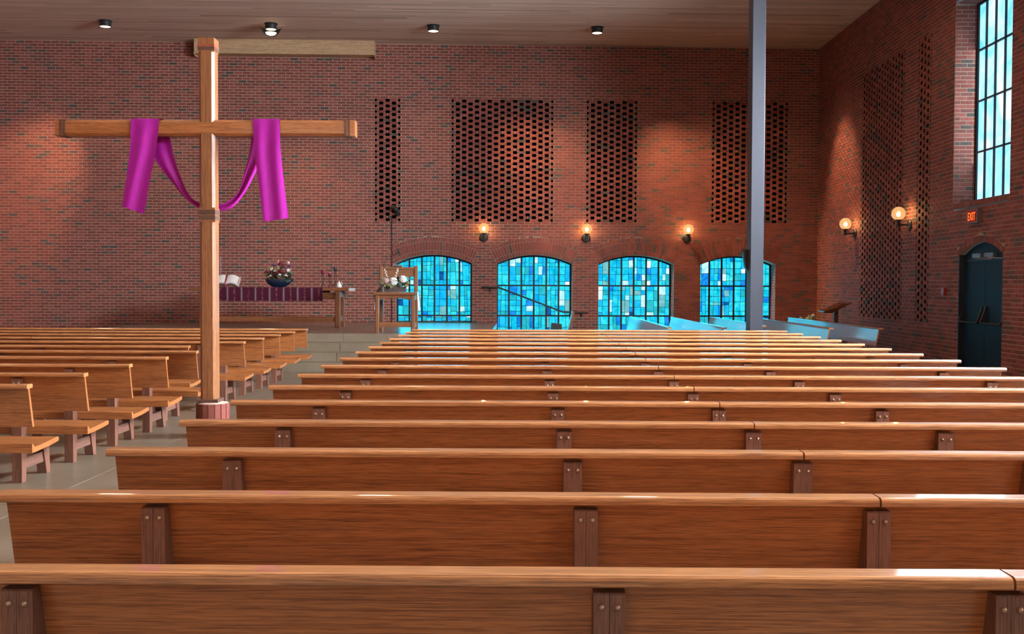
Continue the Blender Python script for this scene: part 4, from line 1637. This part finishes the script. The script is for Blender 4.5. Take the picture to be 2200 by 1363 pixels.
# ------------------------------------------------------------------ ambo
t = thing('ambo', 'wooden ambo with low front shelf and tall back frame beside the altar', 'lectern', (-2.392, 19.28, 0.62))
for sx in (-1, 1):
    MB().cbox(sx * 0.335 - 0.036, sx * 0.335 + 0.036, 0.0, 0.075, 0.0, 0.715, 0.014).build('front_leg', 'altar_wood_z', t)
    MB().cbox(sx * 0.335 - 0.036, sx * 0.335 + 0.036, 0.56, 0.64, 0.0, 1.27, 0.014).build('rear_post', 'altar_wood_z', t)
    MB().box(sx * 0.335 - 0.018, sx * 0.335 + 0.018, 0.07, 0.57, 0.10, 0.19).build('side_rail', 'altar_wood', t)
    MB().box(sx * 0.335 - 0.018, sx * 0.335 + 0.018, 0.07, 0.57, 0.62, 0.71).build('side_rail', 'altar_wood', t)
MB().cbox(-0.39, 0.39, -0.02, 0.56, 0.715, 0.765, 0.006).build('shelf', 'altar_wood', t)
prof = [(-0.30, 0.715), (0.30, 0.715)] + [(0.30 - 0.60 * i / 10, 0.628 + 0.028 * math.sin(math.pi * i / 10)) for i in range(11)]
MB().prism(prof, 1, 0.02, 0.05, (0, 2)).build('apron', 'altar_wood', t)
MB().box(-0.30, 0.30, 0.02, 0.055, 0.115, 0.205).build('stretcher', 'altar_wood', t)
MB().cbox(-0.30, 0.30, 0.565, 0.635, 1.20, 1.245, 0.008).build('top_rail', 'altar_wood', t)
MB().box(-0.30, 0.30, 0.585, 0.612, 1.06, 1.20).build('back_panel', 'altar_wood', t)
MB().quad_box([(-0.31, 0.62, 1.20), (0.31, 0.62, 1.20), (0.31, 0.95, 1.12), (-0.31, 0.95, 1.12), (-0.31, 0.62, 1.235), (0.31, 0.62, 1.235), (0.31, 0.95, 1.155), (-0.31, 0.95, 1.155)]).build('reading_desk', 'altar_wood', t)
# cloth over the shelf
t = thing('shelf_cloth', 'pale cloth strip hanging over both ends of the ambo shelf', 'cloth', (-2.392, 19.28, 0.62))
rows = []
for (x, z) in ((-0.405, 0.43), (-0.402, 0.60), (-0.398, 0.768), (-0.385, 0.7705), (0.385, 0.7705), (0.400, 0.768), (0.412, 0.60), (0.425, 0.42)):
    rows.append([(x + 0.012 * math.sin(j * 1.3) * (1 if z < 0.7 else 0), 0.16 + 0.30 * j / 8, z) for j in range(9)])
MB().grid(rows).build('cloth', 'white_cloth', t, False)
# planter on the shelf
t = thing('planter_flowers', 'bark planter with white hydrangeas and greenery on the ambo shelf', 'flowers', (-2.41, 19.44, 0.62 + 0.7725))
for i in range(9):
    x = -0.20 + 0.41 * i / 9
    MB().box(x + 0.002, x + 0.0435, -0.07, -0.055, 0.0, 0.105 + 0.008 * math.sin(i * 2.3)).build('bark_slat', 'bark_box', t)
MB().box(-0.20, 0.21, -0.056, 0.07, 0.0, 0.09).build('box', 'bark_box', t)
rnd = random.Random(33)
for i in range(90):
    x = rnd.uniform(-0.29, 0.29)
    leaf(t, rnd.choice(('leaf_grey', 'leaf_grey', 'leaf_olive', 'leaf_green')), (x, rnd.uniform(-0.10, 0.03), 0.09 + rnd.uniform(0, 0.15)), rnd.uniform(0, 6.28), rnd.uniform(-0.4, 0.9), rnd.uniform(0.08, 0.14), 0.055)
for i in range(7):
    leaf(t, 'leaf_grey', (-0.20 - 0.01 * i, -0.05, 0.10 - 0.008 * i), 3.3 + 0.15 * i, -0.25 - 0.05 * i, 0.17, 0.04)
for (x, z, s) in ((-0.02, 0.195, 0.074), (0.155, 0.235, 0.070), (-0.15, 0.205, 0.060)):
    bloom(t, 'ball', 'petal_white' if x > -0.1 else 'petal_pink', (x, -0.06, z), s)
for (x, z, s) in ((0.10, 0.13, 0.03), (0.25, 0.17, 0.034), (-0.03, 0.115, 0.028), (0.22, 0.115, 0.03), (-0.11, 0.13, 0.028)):
    bloom(t, 'ball', 'leaf_olive', (x, -0.085, z), s)
for (x0_, x1_, z1_) in ((-0.12, -0.19, 0.42), (0.0, 0.06, 0.43)):
    sp_ = MB()
    for q in range(13):
        f = q / 12
        sp_.sphere((x0_ + (x1_ - x0_) * f + 0.012 * math.sin(q * 2.1), -0.03 + 0.012 * math.cos(q * 2.1), 0.22 + (z1_ - 0.22) * f), 0.013, 6, 4)
    sp_.build('blossom_sprig', 'petal_white', t, True)
# lectern lamp and microphone on the ambo
t = thing('gooseneck_microphone', 'thin black gooseneck microphone rising from the ambo', 'microphone', (-2.392, 19.95, 0.62 + 1.252))
MB().lathe([(0.0, 0.0), (0.022, 0.0), (0.02, 0.03), (0.010, 0.08), (0.0, 0.085)], 12, (-0.29, 0, -0.02)).build('base', 'black_metal', t)
MB().tube([(-0.29, 0, 0.05), (-0.285, 0, 0.12), (-0.25, 0, 0.18), (-0.18, 0, 0.212), (-0.11, 0, 0.222)], 0.004, 6).build('gooseneck', 'black_metal', t)
MB().tube([(-0.11, 0, 0.222), (-0.06, 0, 0.25), (0.0, 0, 0.285)], [0.007, 0.011, 0.011], 8).build('capsule', 'black_metal', t)
t = thing('reading_light', 'small grey tube lamp on top of the ambo back', 'lamp', (-2.40, 19.96, 0.62 + 1.235))
MB().tube([(-0.10, 0, 0.045), (0.07, 0, 0.03)], 0.026, 12).build('shade', 'grey_metal', t)
MB().tube([(0.0, 0, -0.015), (0.0, 0, 0.02)], 0.008, 6).build('stem', 'grey_metal', t)

# ------------------------------------------------------------------ wall device with its cord
w = FB.p(-3.03, 3.27, 0)
t = thing('wall_spotlight', 'small black spotlight at the foot of the narrow pierced screen', 'spotlight', w, PHI)
MB().tube([(0, -0.002, 0.0), (0, -0.10, 0.0)], 0.018, 8).build('bracket', 'black_metal', t)
MB().tube([(-0.06, -0.16, 0.09), (0.02, -0.10, 0.02), (0.03, -0.07, -0.10)], [0.05, 0.055, 0.04], 12).build('housing', 'black_metal', t)
MB().box(-0.10, -0.02, -0.20, -0.12, 0.08, 0.15).build('barn_door', 'black_metal', t)
pts = [FB.p(-3.145, 3.16, 0.012), FB.p(-3.143, 2.6, 0.012), FB.p(-3.145, 1.9, 0.012), FB.p(-3.145, 0.64, 0.012)]
o = MB().tube(pts, 0.008, 6).build('power_cable', 'black_metal')
tag(o, 'thin black cord running down the brick wall left of the first arch', 'cord')

# ------------------------------------------------------------------ handrail
t = thing('handrail', 'black wall handrail sloping down across the second arched window', 'handrail', (0, 0, 0))
hp = [FB.p(-1.005, 1.478, 0.085), FB.p(-0.60, 1.476, 0.085), FB.p(0.965, 0.885, 0.085), FB.p(1.555, 0.878, 0.085)]
MB().tube(hp, 0.021, 10).build('rail', 'black_metal', t)
for (u, z) in ((-0.80, 1.476), (1.40, 0.88)):
    MB().tube([FB.p(u, z - 0.01, 0.085), FB.p(u, z - 0.075, 0.055), FB.p(u, z - 0.085, 0.0)], 0.011, 8).build('bracket', 'black_metal', t)
    a = Vector(FB.p(u, z - 0.085, 0.012))
    b = Vector(FB.p(u, z - 0.085, 0.0))
    MB().tube([b, a], 0.036, 16).build('rosette', 'black_metal', t)

# ------------------------------------------------------------------ presider chair beside the steps, with a book on the stool
t = thing('presider_chair', 'wooden chair with a tall sloping back in front of the second window', 'chair', (0.86, 23.0, 0))
MB().quad_box([(0.10, -0.22, 0.40), (0.14, -0.22, 0.40), (0.14, 0.22, 0.40), (0.10, 0.22, 0.40), (0.235, -0.22, 0.955), (0.275, -0.22, 0.935), (0.275, 0.22, 0.935), (0.235, 0.22, 0.955)]).build('backrest', 'oak_z', t)
MB().box(-0.32, 0.13, -0.22, 0.22, 0.40, 0.44).build('seat', 'oak_y', t)
for x in (-0.29, 0.08):
    for y in (-0.19, 0.15):
        MB().box(x, x + 0.04, y, y + 0.04, 0.0, 0.40).build('leg', 'leg_wood', t)
MB().box(0.205, 0.262, -0.225, 0.225, 0.80, 0.825).build('back_rail', 'oak_y', t)
o = MB().quad_box([(0.60, 22.82, 0.445), (0.86, 22.82, 0.445), (0.86, 23.02, 0.445), (0.60, 23.02, 0.445), (0.63, 22.90, 0.70), (0.86, 22.90, 0.67), (0.86, 22.93, 0.67), (0.63, 22.93, 0.70)]).build('music_folder', 'black_metal')
tag(o, 'black folder propped on the wooden chair by the second window', 'folder')

# ------------------------------------------------------------------ reading stand near the corner, and the lilies
t = thing('reading_stand', 'wooden reading stand with slanted top in the right corner', 'lectern', (6.33, 21.0, 0))
MB().quad_box([(-0.26, -0.13, 0.985), (-0.12, -0.13, 0.985), (0.25, -0.13, 1.17), (0.11, -0.13, 1.185),
               (-0.26, 0.20, 1.005), (-0.12, 0.20, 1.005), (0.25, 0.20, 1.19), (0.11, 0.20, 1.205)]).build('under_board', 'altar_wood', t)
MB().quad_box([(-0.28, -0.16, 1.005), (0.27, -0.16, 1.175), (0.27, 0.26, 1.175), (-0.28, 0.26, 1.005), (-0.285, -0.16, 1.025), (0.265, -0.16, 1.195), (0.265, 0.26, 1.195), (-0.285, 0.26, 1.025)]).build('desk', 'altar_wood', t)
MB().cbox(-0.042, 0.042, -0.04, 0.04, 0.04, 1.10, 0.008).build('post', 'band_wood', t)
MB().box(-0.20, 0.20, -0.20, 0.20, 0.0, 0.04).build('foot', 'band_wood', t)
t = thing('potted_lilies', 'potted white lilies peeking above the pew by the corner', 'plant', (6.42, 23.2, 0))
MB().lathe([(0.0, 0.0), (0.13, 0.0), (0.18, 0.30), (0.19, 0.32), (0.16, 0.32), (0.0, 0.28)], 20).build('pot', 'bark_box', t)
MB().box(-0.006, 0.006, -0.006, 0.006, 0.28, 0.9).build('stem', 'leaf_green', t)
rnd = random.Random(9)
for i in range(16):
    leaf(t, rnd.choice(('leaf_green', 'leaf_olive')), (0, 0, rnd.uniform(0.35, 0.78)), rnd.uniform(0, 6.28), rnd.uniform(0.5, 1.1), rnd.uniform(0.2, 0.32), 0.08)
for (x, z, a) in ((0.04, 0.83, 0.3), (-0.20, 0.78, -0.6), (-0.07, 0.76, -0.2)):
    o = bloom(t, 'tulip', 'petal_white', (x, -0.05, z), 0.038, (0.5, a, 0))
    MB().tube([(0, 0, 0.5), (x, -0.05, z)], 0.005, 5).build('stem', 'leaf_green', t)

# ------------------------------------------------------------------ globe sconces


def sconce(name_label, base, nrm, rz, length):
    """built along local -Y (out of the wall)"""
    t = thing('globe_sconce', name_label, 'sconce', base, rz, 'glass globe wall sconces')
    MB().lathe([(0.0, -0.002), (0.105, -0.002), (0.105, -0.018), (0.085, -0.030), (0.0, -0.032)], 24, (0, 0, 0), 'Y').build('wall_plate', 'black_metal', t)
    MB().tube([(0, -0.02, 0), (0, -length, 0)], 0.014, 10).build('arm', 'black_metal', t)
    MB().lathe([(0.0, -0.045), (0.030, -0.045), (0.030, 0.07), (0.065, 0.078), (0.068, 0.092), (0.0, 0.094)], 18, (0, -length, 0)).build('lamp_holder', 'black_metal', t)
    g = MB().sphere((0, -length, 0.205), 0.128, 28, 16).build('globe', 'globe_glass', t, True)
    MB().sphere((0, -length, 0.19), 0.034, 14, 8, (1, 1, 1.25)).build('bulb', 'bulb', t, True)
    return t


SL = ['glass globe sconce between the first and second arched windows', 'glass globe sconce between the second and third arched windows', 'glass globe sconce between the third window and the steel column']
for lab, u in zip(SL, (-0.947, 1.508, 3.948)):
    sconce(lab, FB.p(u / CPH, 2.675, 0), FB.n, PHI, 0.20)
sconce('glass globe sconce on the right wall left of the wide pierced screen', (XW, 22.36, 2.665), FR.n, -math.pi / 2, 0.21)
sconce('glass globe sconce on the right wall between the two pierced screens', (XW, 19.22, 2.665), FR.n, -math.pi / 2, 0.21)

# ------------------------------------------------------------------ exit sign, fire pull
t = thing('exit_sign', 'lit red exit sign above the arched door', 'sign', (XW, 16.40, 2.525))
MB().box(-0.075, -0.002, -0.19, 0.19, 0.0, 0.215).build('housing', 'grey_metal', t)
MB().box(-0.080, -0.074, -0.165, 0.165, 0.02, 0.195).build('face', 'exit_face', t)
cu = bpy.data.curves.new('exit_text', 'FONT')
cu.body = 'EXIT'
cu.size = 0.185
cu.extrude = 0.002
cu.align_x = 'CENTER'
cu.materials.append(MATS['exit_red'])
_tmp = bpy.data.objects.new('exit_text', cu)
col.objects.link(_tmp)
_me = bpy.data.meshes.new_from_object(_tmp.evaluated_get(bpy.context.evaluated_depsgraph_get()))
bpy.data.objects.remove(_tmp)
bpy.data.curves.remove(cu)
o = link('lettering', _me, t, (-0.083, 0, 0.042))
o.rotation_euler = (math.pi / 2, 0, -math.pi / 2)
o.scale = (0.72, 1, 1)
t = thing('fire_alarm_pull', 'small red fire alarm pull on the brick wall left of the door', 'fire alarm', (XW, 17.58, 1.38))
MB().box(-0.045, -0.002, -0.055, 0.055, 0.0, 0.125).build('box', 'red_plastic', t)
MB().box(-0.055, -0.045, -0.035, 0.035, 0.03, 0.05).build('pull_bar', 'white_cloth', t)

# ------------------------------------------------------------------ ceiling lamps of the row in view
LP = [(-9.13, 22.65), (-5.565, 22.88), (-2.004, 23.03), (1.625, 23.19)]
AIM = [(-12.5, 24.4, 3.0), (-4.9, 24.7, 2.3), (1.7, 24.98, 2.9), (4.9, 25.1, 2.8)]
PW = [1700, 700, 2000, 2000]
labs = ['black ceiling lamp near the left edge of the photo', 'black ceiling lamp with a hanging reflector pan above the cross', 'black ceiling lamp right of the bulkhead box', 'black ceiling lamp nearest the steel column']
for i, (x, y) in enumerate(LP):
    t = thing('ceiling_lamp', labs[i], 'lamp', (x, y, ZC), 0, 'ceiling lamps in a row')
    MB().lathe([(0.0, 0.0), (0.145, 0.0), (0.145, -0.012), (0.125, -0.022), (0.122, -0.13), (0.112, -0.13), (0.108, -0.10), (0.0, -0.10)], 28).build('housing', 'black_metal', t)
    MB().lathe([(0.0, -0.098), (0.109, -0.098), (0.109, -0.122), (0.06, -0.13), (0.0, -0.132)], 28).build('lens', 'lamp_lens', t)
    if i == 1:
        pr = [(0.02, -0.285), (0.10, -0.262), (0.17, -0.20), (0.215, -0.12), (0.232, -0.075)]
        # bowl shaped reflector open to the camera side
        rows = []
        for q in range(17):
            a = math.pi * (0.0 + q / 16)
            rows.append([(r * math.cos(a), r * math.sin(a), z) for r, z in pr])
        MB().grid(rows).build('reflector_pan', 'black_metal', t)
        MB().lathe([(0.0, -0.20), (0.12, -0.20), (0.09, -0.235), (0.03, -0.255), (0.0, -0.258)], 20).build('lower_lens', 'lamp_lens', t)
    tgt = AIM[i]
    spot_light('lamp_beam', (x, y, ZC - 0.16 - (0.12 if i == 1 else 0)), tgt, PW[i], math.radians(44), 0.9, BEAM, 0.06)
for (x, y) in LP + [(5.25, 23.3)]:
    spot_light('lamp_wash', (x, y, ZC - 0.17), (x, y, 0), 95, math.radians(115), 0.6, WARM, 0.12)
spot_light('lamp_beam', (5.25, 23.3, ZC - 0.16), (7.13, 23.2, 3.1), 1300, math.radians(46), 0.9, BEAM, 0.06)
